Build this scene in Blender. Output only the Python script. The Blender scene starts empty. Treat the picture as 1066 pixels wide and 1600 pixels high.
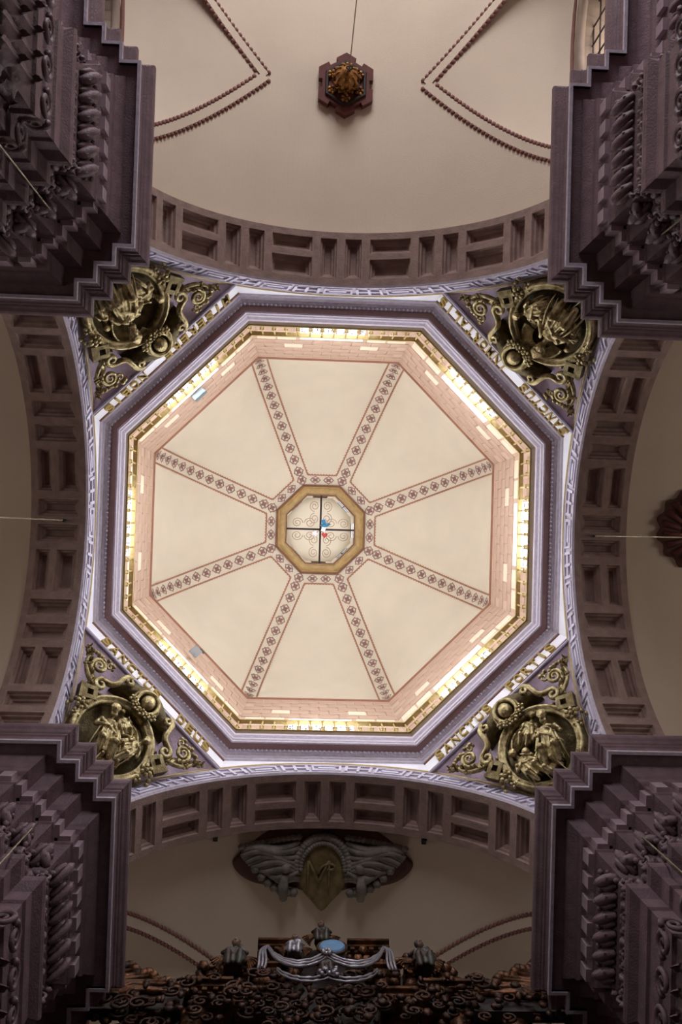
import bpy, math, random
from mathutils import Matrix, Vector
random.seed(7)
PI = math.pi
sc = bpy.context.scene
col = sc.collection

def srgb(r, g, b):
    f = lambda c: (c/255/12.92) if c/255 <= .04045 else ((c/255+.055)/1.055)**2.4
    return (f(r), f(g), f(b), 1)

# ---------------------------------------------------------------- camera
S = 22.0                                    # metres per unit of the survey
def H(z): return 1.6 + S*z
cd = bpy.data.cameras.new('camera'); cam = bpy.data.objects.new('camera', cd); col.objects.link(cam)
cd.sensor_fit = 'VERTICAL'; cd.sensor_height = 36; cd.lens = 36*1400/1600; cd.clip_end = 200
R0 = Vector((0.998606, -0.029301, -0.043903)); R1 = Vector((0.030262, 0.999313, 0.021382)); R2 = Vector((0.043246, -0.022680, 0.998807))
m = Matrix((R0, -R1, -R2)).transposed().to_4x4(); m.translation = Vector((-.7373, .0899, 1.6))
cam.matrix_world = m; sc.camera = cam

# ---------------------------------------------------------------- light, exposure
sc.view_settings.view_transform = 'Standard'; sc.view_settings.look = 'None'
sc.view_settings.gamma = 1; sc.view_settings.use_curve_mapping = False
sc.view_settings.exposure = 0.07
w = bpy.data.worlds.new('world'); sc.world = w; w.use_nodes = True
w.node_tree.nodes['Background'].inputs[0].default_value = (.75, .85, 1, 1)
w.node_tree.nodes['Background'].inputs[1].default_value = .5
DRUM_E, DRUM_EAST_E, LANTERN_E, NAVE_E = 26.0, 34.0, 2.4, 4.0      # brightness of the daylit panes

def area(name, loc, rot, sx, sy, power, color):
    l = bpy.data.lights.new(name, 'AREA'); l.shape = 'RECTANGLE'; l.size = sx; l.size_y = sy; l.energy = power; l.color = color
    o = bpy.data.objects.new(name, l); o.location = loc; o.rotation_euler = rot; col.objects.link(o); return o
# unseen fill lamps added at the ends of nave, transepts and chancel
area('nave_front_fill', (0, -21.5, 14), (PI/2, 0, 0), 6, 8, 1900, (.93, .93, 1))
area('west_transept_fill', (-21.5, 0, 12), (PI/2, 0, -PI/2), 5, 7, 420, (1, .95, .9))
area('east_transept_fill', (21.5, 0, 12), (PI/2, 0, PI/2), 5, 7, 470, (1, .95, .9))
area('chancel_fill', (0, 20.5, 15), (PI/2, 0, PI), 5, 6, 150, (1, .95, .9))  # no window here; added to brighten the dark chancel

# ---------------------------------------------------------------- materials
def mat(name, c, rough=.8, metal=0, var=.12, scale=3, bump=0, bscale=20, c2=None, emit=0, ecol=None, stretch=None):
    m = bpy.data.materials.new(name); m.use_nodes = True; nt = m.node_tree; N = nt.nodes; L = nt.links
    b = N['Principled BSDF']; b.inputs['Roughness'].default_value = rough; b.inputs['Metallic'].default_value = metal
    tc = N.new('ShaderNodeTexCoord'); src = tc.outputs['Object']
    if stretch:
        mp = N.new('ShaderNodeMapping'); mp.inputs['Scale'].default_value = stretch; L.new(src, mp.inputs[0]); src = mp.outputs[0]
    n = N.new('ShaderNodeTexNoise'); n.inputs['Scale'].default_value = scale; n.inputs['Detail'].default_value = 5
    L.new(src, n.inputs['Vector'])
    r = N.new('ShaderNodeValToRGB'); r.color_ramp.elements[0].position = .3; r.color_ramp.elements[1].position = .7
    lo = c2 or tuple(x*(1-var) for x in c[:3])+(1,); hi = c if c2 else tuple(min(1, x*(1+var)) for x in c[:3])+(1,)
    r.color_ramp.elements[0].color = lo; r.color_ramp.elements[1].color = hi
    L.new(n.outputs[0], r.inputs[0]); L.new(r.outputs[0], b.inputs['Base Color'])
    if bump:
        n2 = N.new('ShaderNodeTexNoise'); n2.inputs['Scale'].default_value = bscale; n2.inputs['Detail'].default_value = 4
        L.new(src, n2.inputs['Vector'])
        bm_ = N.new('ShaderNodeBump'); bm_.inputs['Strength'].default_value = bump; bm_.inputs['Distance'].default_value = .03
        L.new(n2.outputs[0], bm_.inputs['Height']); L.new(bm_.outputs[0], b.inputs['Normal'])
    if emit:
        b.inputs['Emission Strength'].default_value = emit; b.inputs['Emission Color'].default_value = ecol or c
    return m
M = {}
M['plaster'] = mat('cream_plaster', srgb(203, 190, 170), .9, var=.03, scale=1.2, bump=.15, bscale=60)
M['vault'] = mat('vault_plaster', srgb(222, 204, 182), .9, var=.04, scale=.7, bump=.2, bscale=50)
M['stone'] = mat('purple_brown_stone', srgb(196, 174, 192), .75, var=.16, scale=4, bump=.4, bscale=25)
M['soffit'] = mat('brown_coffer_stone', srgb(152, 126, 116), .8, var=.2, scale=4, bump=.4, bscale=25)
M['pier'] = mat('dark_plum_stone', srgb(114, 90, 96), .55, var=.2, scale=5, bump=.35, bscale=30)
M['dentil'] = mat('lit_dentil_stone', srgb(160, 138, 146), .6, var=.12, scale=5)  # lit tone of the dentil faces put into the stone colour
M['bossgold'] = mat('ochre_boss_gilding', srgb(196, 142, 70), .45, .4, c2=srgb(96, 52, 30), scale=9, bump=.5)
M['lilac'] = mat('lilac_white_paint', srgb(205, 198, 215), .7, var=.06, scale=6, bump=.1)
M['white'] = mat('white_paint', srgb(238, 234, 240), .7, var=.03, scale=5)
M['moulding'] = mat('grey_lilac_moulding', srgb(190, 178, 190), .65, var=.14, scale=9, bump=.3, stretch=(1, 1, 3))
M['plumband'] = mat('plum_brown_paint', srgb(146, 114, 112), .8, var=.1, scale=6)
M['brown'] = mat('walkway_brown', srgb(84, 64, 44), .6, var=.2, scale=8)
M['ashlar'] = mat('rosy_ashlar', srgb(182, 152, 132), .85, var=.1, scale=2.5, bump=.3)
M['nave_stone'] = mat('grey_nave_stone', srgb(150, 132, 116), .85, var=.12, scale=3)
M['ashlar_light'] = mat('pale_ashlar', srgb(226, 208, 184), .85, var=.05, scale=3)
M['mortar'] = mat('pale_mortar', srgb(192, 164, 143), .9, var=.04)
M['gilt'] = mat('gilded_rail', srgb(186, 162, 108), .45, .35, var=.15, scale=12)
M['gold'] = mat('old_gilding', srgb(206, 190, 142), .3, .8, scale=7, c2=srgb(110, 88, 52), bump=.5, bscale=28)
M['golddark'] = mat('dull_bronze_gilding', srgb(120, 104, 66), .5, .6, scale=6, c2=srgb(66, 50, 30), bump=.4, bscale=22)
M['letter'] = mat('letter_gold', srgb(166, 140, 78), .5, .35, var=.2, scale=10)
M['ocframe'] = mat('ochre_frame_paint', srgb(164, 134, 86), .6, var=.2, scale=6, bump=.2, stretch=(1, 1, 2))
M['ocedge'] = mat('red_brown_frame_edge', srgb(112, 70, 45), .6, var=.15)
M['paint'] = mat('grey_brown_stencil_paint', srgb(132, 98, 90), .9, var=.1)
M['paintred'] = mat('red_brown_stencil_paint', srgb(150, 105, 84), .9, var=.1)
M['bead'] = mat('red_brown_bead', srgb(136, 92, 82), .75, var=.15, scale=8)
M['iron'] = mat('dark_iron', srgb(52, 34, 30), .6, .4)
M['scroll'] = mat('rusty_scroll_iron', srgb(170, 138, 112), .6, .2)
M['redboard'] = mat('dark_red_wood', srgb(98, 48, 40), .7, var=.2, scale=6)
M['cable'] = mat('cable_steel', srgb(150, 136, 112), .45, .5)
M['escut'] = mat('grey_green_stucco', srgb(150, 142, 134), .85, c2=srgb(110, 104, 96), scale=4, bump=.6, bscale=14)
M['escrim'] = mat('brown_backing', srgb(96, 66, 56), .85)
M['olive'] = mat('olive_gilt_field', srgb(150, 128, 84), .6, .2, c2=srgb(110, 96, 60), scale=5, bump=.5, bscale=16)
M['retgold'] = mat('dark_altar_gilding', srgb(120, 76, 44), .4, .6, c2=srgb(30, 16, 11), scale=5, bump=.6, bscale=18)
M['retdark'] = mat('deep_altar_gilding', srgb(84, 50, 32), .5, .5, c2=srgb(22, 12, 9), scale=4, bump=.5)  # darker gilding for the scroll carving
M['retred'] = mat('altar_dark_wood', srgb(48, 26, 20), .6, c2=srgb(24, 12, 10), scale=3)
M['silver'] = mat('silvered_drapery', srgb(150, 144, 150), .35, .5, var=.2, scale=6, bump=.3)
M['flesh'] = mat('carved_flesh_paint', srgb(140, 108, 90), .6, var=.06)
M['robe'] = mat('polychrome_robe', srgb(64, 66, 56), .5, c2=srgb(60, 28, 20), scale=3)
M['bluedisc'] = mat('blue_disc_paint', srgb(112, 150, 186), .4, var=.05)
M['black'] = mat('black_fitting', srgb(22, 20, 22), .6)
M['floor'] = mat('dark_worn_floor', srgb(108, 88, 74), .6, var=.1, scale=1)
M['blue'] = mat('blue_ornament_paint', srgb(40, 120, 165), .5)
M['red'] = mat('red_ornament_paint', srgb(190, 60, 60), .5)
M['boxblue'] = mat('grey_blue_plate', srgb(104, 116, 124), .5)
M['brickview'] = mat('grey_cast_plate', srgb(70, 62, 58), .6)
def glow(name, c, e): return mat(name, c, .3, emit=e, ecol=c, var=.02)
M['day_drum'] = glow('daylit_drum_pane', (.84, .92, 1, 1), DRUM_E)
M['day_east'] = glow('daylit_east_pane', (.84, .92, 1, 1), DRUM_EAST_E)
M['day_lantern'] = glow('daylit_lantern_pane', (.92, .95, 1, 1), LANTERN_E)
M['day_dim'] = glow('dusky_nave_pane', (.8, .78, .82, 1), .35)
M['day_nave'] = glow('daylit_nave_pane', (1, .93, .88, 1), NAVE_E)

# ---------------------------------------------------------------- mesh builder
class MB:
    def __init__(s): s.v = []; s.f = []
    def add(s, vs, fs, mt=None):
        k = len(s.v)
        s.v += [tuple(mt @ Vector(p)) if mt is not None else tuple(p) for p in vs]
        s.f += [tuple(i+k for i in f) for f in fs]
    def box(s, c, d, mt=None, taper=1):
        x, y, z = d[0]/2, d[1]/2, d[2]/2; t = taper
        vs = [(-x, -y, -z), (x, -y, -z), (x, y, -z), (-x, y, -z), (-x*t, -y*t, z), (x*t, -y*t, z), (x*t, y*t, z), (-x*t, y*t, z)]
        vs = [(a+c[0], b+c[1], e+c[2]) for a, b, e in vs]
        s.add(vs, [(0, 3, 2, 1), (4, 5, 6, 7), (0, 1, 5, 4), (1, 2, 6, 5), (2, 3, 7, 6), (3, 0, 4, 7)], mt)
    def loft(s, rings, closed=True, cap=False, mt=None):
        n = len(rings[0]); vs = [p for r in rings for p in r]; fs = []
        for i in range(len(rings)-1):
            for j in range(n if closed else n-1):
                a, b = i*n+j, i*n+(j+1) % n
                fs.append((a, b, b+n, a+n))
        if cap: fs.append(tuple(range(n))[::-1]); fs.append(tuple((len(rings)-1)*n+j for j in range(n)))
        s.add(vs, fs, mt)
    def tube(s, pts, r, seg=6, closed=False, mt=None, cap=True):
        P = [Vector(p) for p in pts]; n = len(P); rs = r if isinstance(r, (list, tuple)) else [r]*n
        rings = []; up = None
        for i in range(n):
            t = (P[(i+1) % n]-P[i-1]) if closed else (P[min(i+1, n-1)]-P[max(i-1, 0)])
            t = t.normalized() if t.length > 1e-9 else Vector((0, 0, 1))
            if up is None:
                up = t.cross(Vector((0, 0, 1)))
                if up.length < .1: up = t.cross(Vector((0, 1, 0)))
            up = (up - t*up.dot(t)).normalized(); w_ = t.cross(up)
            rings.append([tuple(P[i]+rs[i]*(up*math.cos(2*PI*k/seg)+w_*math.sin(2*PI*k/seg))) for k in range(seg)])
        if closed: rings.append(rings[0])
        s.loft(rings, cap=cap and not closed, mt=mt)
    def ball(s, c, r, seg=8, rows=5, mt=None):
        r = r if isinstance(r, (list, tuple)) else (r, r, r)
        rings = []
        for i in range(rows+1):
            a = -PI/2+PI*i/rows; q = max(math.cos(a), .02)
            rings.append([(c[0]+r[0]*q*math.cos(2*PI*k/seg), c[1]+r[1]*q*math.sin(2*PI*k/seg), c[2]+r[2]*math.sin(a)) for k in range(seg)])
        s.loft(rings, cap=True, mt=mt)
    def build(s, name, m_, parent=None, smooth=False, kind=None, loc=None):
        me = bpy.data.meshes.new(name); me.from_pydata(s.v, [], s.f); me.update()
        if smooth: me.polygons.foreach_set('use_smooth', [True]*len(me.polygons))
        me.materials.append(m_ if not isinstance(m_, str) else M[m_])
        return link(name, me, parent, kind, loc)
def link(name, me, parent=None, kind=None, loc=None, rot=None):
    o = bpy.data.objects.new(name, me); col.objects.link(o)
    if parent is not None: o.parent = parent
    if kind: o['kind'] = kind
    if loc is not None: o.location = loc
    if rot is not None: o.rotation_euler = rot
    return o
def empty(name, loc=(0, 0, 0), rz=0, parent=None):
    return link(name, None, parent, None, loc, (0, 0, rz))
def tag(o, label, cat=None, group=None, kind=None):
    o['label'] = label
    if cat: o['category'] = cat
    if group: o['group'] = group
    if kind: o['kind'] = kind
    return o
def recalc(o):
    import bmesh
    b = bmesh.new(); b.from_mesh(o.data); bmesh.ops.recalc_face_normals(b, faces=b.faces); b.to_mesh(o.data); b.free(); return o

def octv(ap, z, dg=1.0):
    c = ap*dg*math.sqrt(2)-ap
    return [(ap, c, z), (c, ap, z), (-c, ap, z), (-ap, c, z), (-ap, -c, z), (-c, -ap, z), (c, -ap, z), (ap, -c, z)]

SIDE = ['east', 'south', 'west', 'north']     # arms by quarter turn k: +X, then +Y ...
ARM = {0: 'chancel', 1: 'west transept', 2: 'nave', 3: 'east transept'}   # arm pointing +Y turned by k*90 degrees
AF, A2 = 5.80, 7.06                            # arch face plane and back of the arch
ZS, RG, RI = 18.1, 5.50, 4.72                  # springing, gold line radius, soffit radius
ZO = 23.0                                      # foot of the octagon on the pendentives
DG = 1.01
RV, YC, LW = 5.06, 10.72, 3.17                 # barrel radius, bay centre, lunette half width

# ---------------------------------------------------------------- floor and outer walls
b = MB(); b.box((0, 0, -.1), (44, 44, .2)); tag(b.build('floor', 'floor'), 'dark worn church floor below the crossing', 'floor', kind='structure')
for k in range(4):
    b = MB(); b.box((0, 22.1, 12), (44, .2, 24.4))
    o = b.build('wall_'+['chancel', 'west', 'nave', 'east'][k], 'vault'); o.rotation_euler.z = k*PI/2
    tag(o, 'plain plaster end wall of the '+ARM[k], 'wall', kind='structure')

# ---------------------------------------------------------------- piers with stepped entablature
half = [(5.57, 16), (5.57, 7.75), (5.25, 7.75), (5.25, 7.44), (4.94, 7.44), (4.94, 7.12), (4.62, 7.12), (4.62, 5.57), (4.94, 5.57), (4.94, 5.25), (5.25, 5.25)]
path = half + [(y, x) for x, y in half[::-1]][1:]
def seg_n(a, c):
    d = Vector((c[0]-a[0], c[1]-a[1])).normalized(); return Vector((d.y, -d.x))
def offs(p):
    out = []
    for i, q in enumerate(path):
        ns = []
        if i: ns.append(seg_n(path[i-1], q))
        if i < len(path)-1: ns.append(seg_n(q, path[i+1]))
        n = ns[0] if len(ns) == 1 or (ns[0]-ns[1]).length < .1 else ns[0]+ns[1]
        out.append((q[0]+p*n.x, q[1]+p*n.y))
    return out
def sweep(prof, name, m_, parent):
    b = MB(); b.loft([[(x, y, z) for x, y in offs(p)] for p, z in prof], closed=False)
    return b.build(name, m_, parent)
def leaf_mesh(w_, h, out, lobes=3, nx=6, ny=7, tip=.3):
    """an acanthus leaf: foot at the origin, rising along z, leaning out along +y, tip curled over"""
    b = MB(); vs = []; fs = []
    for j in range(ny+1):
        v = j/ny
        prof = (.55+.5*math.sin(PI*min(v*1.15, 1)))*(1-.55*max(0, v-.65)/.35)*(1+.16*math.cos(2*PI*lobes*v))
        cu = max(0, v-.6)/.4
        z = h*(v if v < .8 else .8+.2*math.sin((v-.8)/.2*PI)*.5-.5*(v-.8)*tip)
        y = out*(.15+.25*v+.9*cu*cu)
        for i in range(nx+1):
            u = -1+2*i/nx
            fold = .10*w_*(math.cos(u*PI*2.5))*(1-.4*v)
            vs.append((u*w_/2*prof, y+.22*w_*(1-u*u)+fold*.6, z-.10*h*abs(u)*v))
    for j in range(ny):
        for i in range(nx):
            a = j*(nx+1)+i; fs.append((a, a+1, a+nx+2, a+nx+1))
    b.add(vs, fs); return b
def mesh_of(b, name, m_, smooth=True):
    me = bpy.data.meshes.new(name); me.from_pydata(b.v, [], b.f); me.update()
    if smooth: me.polygons.foreach_set('use_smooth', [True]*len(me.polygons))
    me.materials.append(M[m_]); return me
b = MB()
b.tube([(-.12, .02, -.02), (-.07, .09, .06), (0, .17, .14), (.06, .24, .22), (.10, .27, .29)], [.05, .09, .10, .08, .04], 8)
b.tube([(.02, .03, -.02), (.06, .08, .05), (.11, .14, .12), (.13, .20, .2)], [.03, .05, .05, .03], 6); b.ball((-.1, .2, .26), (.05, .05, .05), 6, 4); b.ball((-.13, .12, .16), (.04, .04, .04), 6, 4)
for q in range(4): b.tube([(-.1+.05*q, .06+.03*q, .0+.06*q), (-.09+.05*q, .17+.03*q, .04+.06*q), (-.03+.05*q, .21+.03*q, .10+.06*q)], [.02, .03, .015], 5)
band_leaf = mesh_of(b, 'acanthus_leaf', 'pier')
cap_leaf = mesh_of(leaf_mesh(.36, .5, .16, 4, 8, 9), 'capital_leaf', 'pier')
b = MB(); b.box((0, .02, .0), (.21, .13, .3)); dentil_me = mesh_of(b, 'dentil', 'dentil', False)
# carved frieze unit: two opposed scrolls, a flower and leaf sprigs
def spiral(cx, cz, r0, turns, y, sgn=1, ph=0, n=22):
    return [(cx+sgn*r0*(1-t*.85)*math.cos(ph+turns*2*PI*t), y, cz+r0*(1-t*.85)*math.sin(ph+turns*2*PI*t)) for t in [i/n for i in range(n+1)]]
b = MB()
for s_ in (-1, 1):
    b.tube(spiral(s_*.2, 0, .17, 1.6, .06, s_, PI), [.035-.02*i/22 for i in range(23)], 5)
    b.ball((s_*.2, .08, 0), (.05, .05, .05), 6, 4)
    for a in (.9, 2.2, -.9, -2.2): b.ball((s_*.2+.19*math.cos(a), .05, .22*math.sin(a)), (.06, .05, .05), 6, 4)
b.ball((0, .08, 0), (.07, .07, .12), 6, 4)
frieze_me = mesh_of(b, 'carved_scroll', 'pier')
b = MB()
b.tube(spiral(0, 0, .2, 1.7, .0, 1, 0), [.05-.025*i/22 for i in range(23)], 6); volute_me = mesh_of(b, 'volute', 'pier')

PIERN = ['chancel end, east side', 'chancel end, west side', 'nave end, west side', 'nave end, east side']
for k in range(4):
    b = MB(); P2 = path+[(16, 16)]
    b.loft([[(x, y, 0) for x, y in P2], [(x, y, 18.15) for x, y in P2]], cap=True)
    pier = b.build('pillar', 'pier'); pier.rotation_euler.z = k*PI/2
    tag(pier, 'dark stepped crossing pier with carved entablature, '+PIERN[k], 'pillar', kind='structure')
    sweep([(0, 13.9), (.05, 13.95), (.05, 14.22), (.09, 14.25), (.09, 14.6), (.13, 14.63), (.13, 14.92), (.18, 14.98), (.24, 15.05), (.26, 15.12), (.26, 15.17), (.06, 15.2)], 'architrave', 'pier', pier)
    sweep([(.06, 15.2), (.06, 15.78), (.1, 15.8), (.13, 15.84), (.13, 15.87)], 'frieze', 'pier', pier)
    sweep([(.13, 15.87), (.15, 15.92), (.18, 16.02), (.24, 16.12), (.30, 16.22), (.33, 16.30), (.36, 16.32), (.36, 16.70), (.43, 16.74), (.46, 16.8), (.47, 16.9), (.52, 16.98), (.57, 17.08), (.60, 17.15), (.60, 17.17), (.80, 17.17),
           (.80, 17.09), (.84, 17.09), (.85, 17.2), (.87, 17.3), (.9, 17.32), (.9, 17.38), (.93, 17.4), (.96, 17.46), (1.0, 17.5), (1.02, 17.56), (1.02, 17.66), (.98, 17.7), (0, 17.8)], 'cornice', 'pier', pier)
    sweep([(.80, 17.165), (.80, 17.075), (.855, 17.075), (.862, 17.13)], 'drip_fillet', 'moulding', pier)
    # repeated carvings along each straight run
    for i in range(len(path)-1):
        A, B = Vector(path[i]), Vector(path[i+1]); d = (B-A).normalized(); n = seg_n(A, B); L_ = (B-A).length
        ang = math.atan2(-n.x, n.y)             # turn local +Y on the wall normal
        def put(me, nm, p, z, step, lim=99):
            # the run at projection p is longer or shorter than the core run
            a, c = offs(p)[i], offs(p)[i+1]; a = Vector(a); c = Vector(c)
            run = (c-a).dot(d)
            if run < step*.6: cnt = 1 if run > .15 else 0
            else: cnt = max(1, round(run/step))
            for q in range(cnt):
                pt = a+d*run*(q+.5)/cnt
                if max(abs(pt.x), abs(pt.y)) > lim: continue
                o = link(nm, me, pier, None, (pt.x, pt.y, z), (0, 0, ang))
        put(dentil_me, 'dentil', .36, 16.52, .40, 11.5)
        put(band_leaf, 'acanthus_leaf', .12, 15.88, .29, 10.5)
        put(frieze_me, 'carved_scroll', .06, 15.5, .62, 10)
        if L_ > .1 and L_ < 3:
            put(cap_leaf, 'capital_leaf', 0, 12.5, .34, 10); put(cap_leaf, 'capital_leaf', .04, 12.95, .34, 10)
            put(volute_me, 'volute', .25, 13.75, .5, 10)

# ---------------------------------------------------------------- crossing arches
def arc_pt(t, r, y): return (r*math.sin(t), y, ZS+r*math.cos(t))
def bend(s_, y, d): r = RI+d; return (r*math.sin(s_/RI), y, r*math.cos(s_/RI))
def coffer_mesh(name, ls, y0, y1):
    lv = [(0, 0), (.035, .0), (.05, .07), (.085, .08), (.10, .15), (.15, .17), (.17, .22)]
    N_ = 6; b = MB(); rings = []
    for inset, dep in lv:
        a, c = ls/2-inset, (y0+inset, y1-inset)
        r = [bend(-a+2*a*i/N_, c[0], dep) for i in range(N_+1)] + [bend(a-2*a*i/N_, c[1], dep) for i in range(N_+1)]
        rings.append(r)
    b.loft(rings)
    r = rings[-1]; n = N_+1
    b.add(r, [(i, i+1, 2*n-2-i, 2*n-1-i) for i in range(N_)])
    return mesh_of(b, name, 'soffit', False)
Y0 = AF
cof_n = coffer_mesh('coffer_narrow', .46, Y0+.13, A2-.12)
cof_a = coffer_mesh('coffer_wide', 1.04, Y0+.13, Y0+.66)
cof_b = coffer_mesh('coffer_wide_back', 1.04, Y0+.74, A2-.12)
cells = []      # (centre arc, length, split)
for j in range(-3, 4):
    c = j*2.35
    for q in (-.295, .295): cells.append((c+q, .46, False))
for j in range(-3, 3): cells.append((j*2.35+1.175, 1.04, True))
cells = sorted([c for c in cells if abs(c[0])+c[1]/2 < RI*PI/2-.02])
for k in range(4):
    b = MB(); n = 96; T = PI/2
    # archivolt face with two fillets, then the gold cavetto edge
    prof = [(RI, AF), (RI+.03, AF-.05), (RI+.09, AF-.05), (RI+.10, AF-.02), (RG-.16, AF-.02), (RG-.15, AF-.06), (RG-.08, AF-.06), (RG, AF)]
    b.loft([[arc_pt(-T+2*T*i/n, r, y) for i in range(n+1)] for r, y in prof], closed=False)
    arch = b.build('arch', 'moulding'); arch.rotation_euler.z = k*PI/2
    tag(arch, 'broad coffered round arch between crossing and '+ARM[k], 'arch', kind='structure')
    # gold line
    b = MB(); b.tube([arc_pt(-T+2*T*i/n, RG+.0, AF-.04) for i in range(n+1)], .035, 6); b.build('gold_fillet', 'gilt', arch, True)
    # greek key relief in pieces joined into one band
    b = MB(); per = .74; tot = int(2*T*(RG-.35)/per); r0, r1 = RI+.15, RG-.20
    def bar(t0, t1, ra, rb_, dy=.045):
        m2 = max(1, int(abs(t1-t0)*5/.25)); prev = None
        for q in range(m2):
            ta, tb = t0+(t1-t0)*q/m2, t0+(t1-t0)*(q+1)/m2
            y_ = AF-.02
            vs = [arc_pt(ta, ra, y_), arc_pt(tb, ra, y_), arc_pt(tb, rb_, y_), arc_pt(ta, rb_, y_)]
            vs += [(x, y-dy, z) for x, y, z in vs]
            b.add(vs, [(4, 5, 6, 7), (0, 1, 5, 4), (1, 2, 6, 5), (2, 3, 7, 6), (3, 0, 4, 7)])
    dt = 2*T/tot; wd = .062
    for q in range(tot):
        t = -T+q*dt; f = lambda u: t+dt*u
        rl = r1-r0; lv = lambda v: r0+rl*v
        if q % 2 == 0:      # long open rectangle
            bar(f(.08), f(1.0), lv(.84), lv(1)); bar(f(.08), f(1.0), lv(0), lv(.16)); bar(f(.08), f(.15), lv(.16), lv(.84)); bar(f(.93), f(1), lv(.16), lv(.84))
            bar(f(.28), f(.82), lv(.36), lv(.64))
        else:               # interlocked key
            bar(f(.12), f(.21), lv(0), lv(1)); bar(f(.21), f(.50), lv(.42), lv(.58)); bar(f(.50), f(.59), lv(0), lv(1)); bar(f(.59), f(.88), lv(.42), lv(.58)); bar(f(.88), f(.97), lv(0), lv(1))
    b.build('greek_key_band', 'lilac', arch)
    # soffit frame round the coffers
    b = MB(); cur = -RI*PI/2
    def patch(s0, s1, y0, y1):
        m2 = max(1, int((s1-s0)/.17))
        for q in range(m2):
            a, c = s0+(s1-s0)*q/m2, s0+(s1-s0)*(q+1)/m2
            b.add([bend(a, y0, 0), bend(c, y0, 0), bend(c, y1, 0), bend(a, y1, 0)], [(0, 1, 2, 3)])
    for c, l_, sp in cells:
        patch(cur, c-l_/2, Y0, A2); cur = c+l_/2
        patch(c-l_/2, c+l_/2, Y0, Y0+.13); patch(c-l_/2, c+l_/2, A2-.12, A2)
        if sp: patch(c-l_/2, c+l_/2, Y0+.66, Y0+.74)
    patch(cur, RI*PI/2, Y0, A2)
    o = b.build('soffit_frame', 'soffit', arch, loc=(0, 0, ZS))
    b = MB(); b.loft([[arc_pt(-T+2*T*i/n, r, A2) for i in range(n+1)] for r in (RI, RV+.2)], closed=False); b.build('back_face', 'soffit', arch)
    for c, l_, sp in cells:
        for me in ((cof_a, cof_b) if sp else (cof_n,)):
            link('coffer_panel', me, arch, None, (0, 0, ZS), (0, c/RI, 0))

# ---------------------------------------------------------------- pendentives
for k in range(4):
    b = MB(); rows = []; n = 26
    for i in range(n+1):
        z = 17.8+(ZO-17.8)*i/n
        x = math.sqrt(max(RG*RG-(max(z, ZS)-ZS)**2, 0))
        rows.append([(x+(AF-x)*j/10, AF+(x-AF)*j/10, z) for j in range(11)])
    b.loft(rows, closed=False)
    o = b.build('pendentive', 'stone', smooth=True); o.rotation_euler.z = k*PI/2
    tag(o, 'mauve plaster pendentive under the octagon, '+['between chancel and east transept', 'between chancel and west transept', 'between nave and west transept', 'between nave and east transept'][k], 'pendentive', kind='structure')

# ---------------------------------------------------------------- octagonal cornice, frieze and inscriptions
ZF = 23.92
corn = empty('cornice'); tag(corn, 'octagonal painted cornice ringing the foot of the drum', 'cornice', kind='structure')
DX = AF*DG*math.sqrt(2)-AF
for k in range(4):
    a = k*PI/2; b = MB(); n = 24; lo, hi = [], []
    for i in range(n+1):
        x = -DX+2*DX*i/n; lo.append((x, AF, ZS+math.sqrt(RG*RG-x*x)-.02)); hi.append((x, AF, ZF))
    b.loft([lo, hi], closed=False); o = b.build('white_frieze', 'white', corn); o.rotation_euler.z = a
    b = MB(); b.loft([[(DX, AF, ZO-.02), (AF, DX, ZO-.02)], [(DX, AF, ZF), (AF, DX, ZF)]], closed=False)
    fr = b.build('inscription_band', 'white', corn); fr.rotation_euler.z = a
    # fillets over and under the lettering
    b = MB(); dv = Vector((-1, -1, 0)).normalized()
    for z, r in ((ZO+.04, .035), (ZF-.05, .035)):
        b.tube([Vector((DX, AF, z))+dv*.01, Vector((AF, DX, z))+dv*.01], r, 6)
    b.build('border_line', 'ocedge', fr)
    b = MB(); b.tube([Vector((DX, AF, ZO-.05))+dv*.03, Vector((AF, DX, ZO-.05))+dv*.01], .035, 8); b.build('lower_bead', 'lilac', fr, True)
WORDS = {0: 'SANCTUS  FORTIS', 1: 'SANCTUS  DEUS', 2: 'MISERERE  NOBIS', 3: 'SANCTUS  INMORTALIS'}
SPAN = {0: .86, 1: .80, 2: .88, 3: .98}
glyph = {}
def glyph_mesh(ch):
    if ch in glyph: return glyph[ch]
    cu = bpy.data.curves.new('letter_'+ch, 'FONT'); cu.body = ch; cu.size = 1; cu.extrude = .03; cu.offset = .006; cu.align_x = 'CENTER'
    to = bpy.data.objects.new('tmp', cu); col.objects.link(to)
    dg_ = bpy.context.evaluated_depsgraph_get(); dg_.update()
    me = bpy.data.meshes.new_from_object(to.evaluated_get(dg_)); bpy.data.objects.remove(to)
    xs = [v.co.x for v in me.vertices]; ys = [v.co.y for v in me.vertices]
    me.transform(Matrix.Translation((-(min(xs)+max(xs))/2, -min(ys), 0))); wd = max(xs)-min(xs); ht = max(ys)-min(ys)
    me.transform(Matrix.Diagonal((1/wd, 1/ht, 1, 1))); me.materials.clear(); me.materials.append(M['letter'])
    glyph[ch] = me; return me
bands = [o for o in corn.children if o.name.startswith('inscription_band')]
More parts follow.
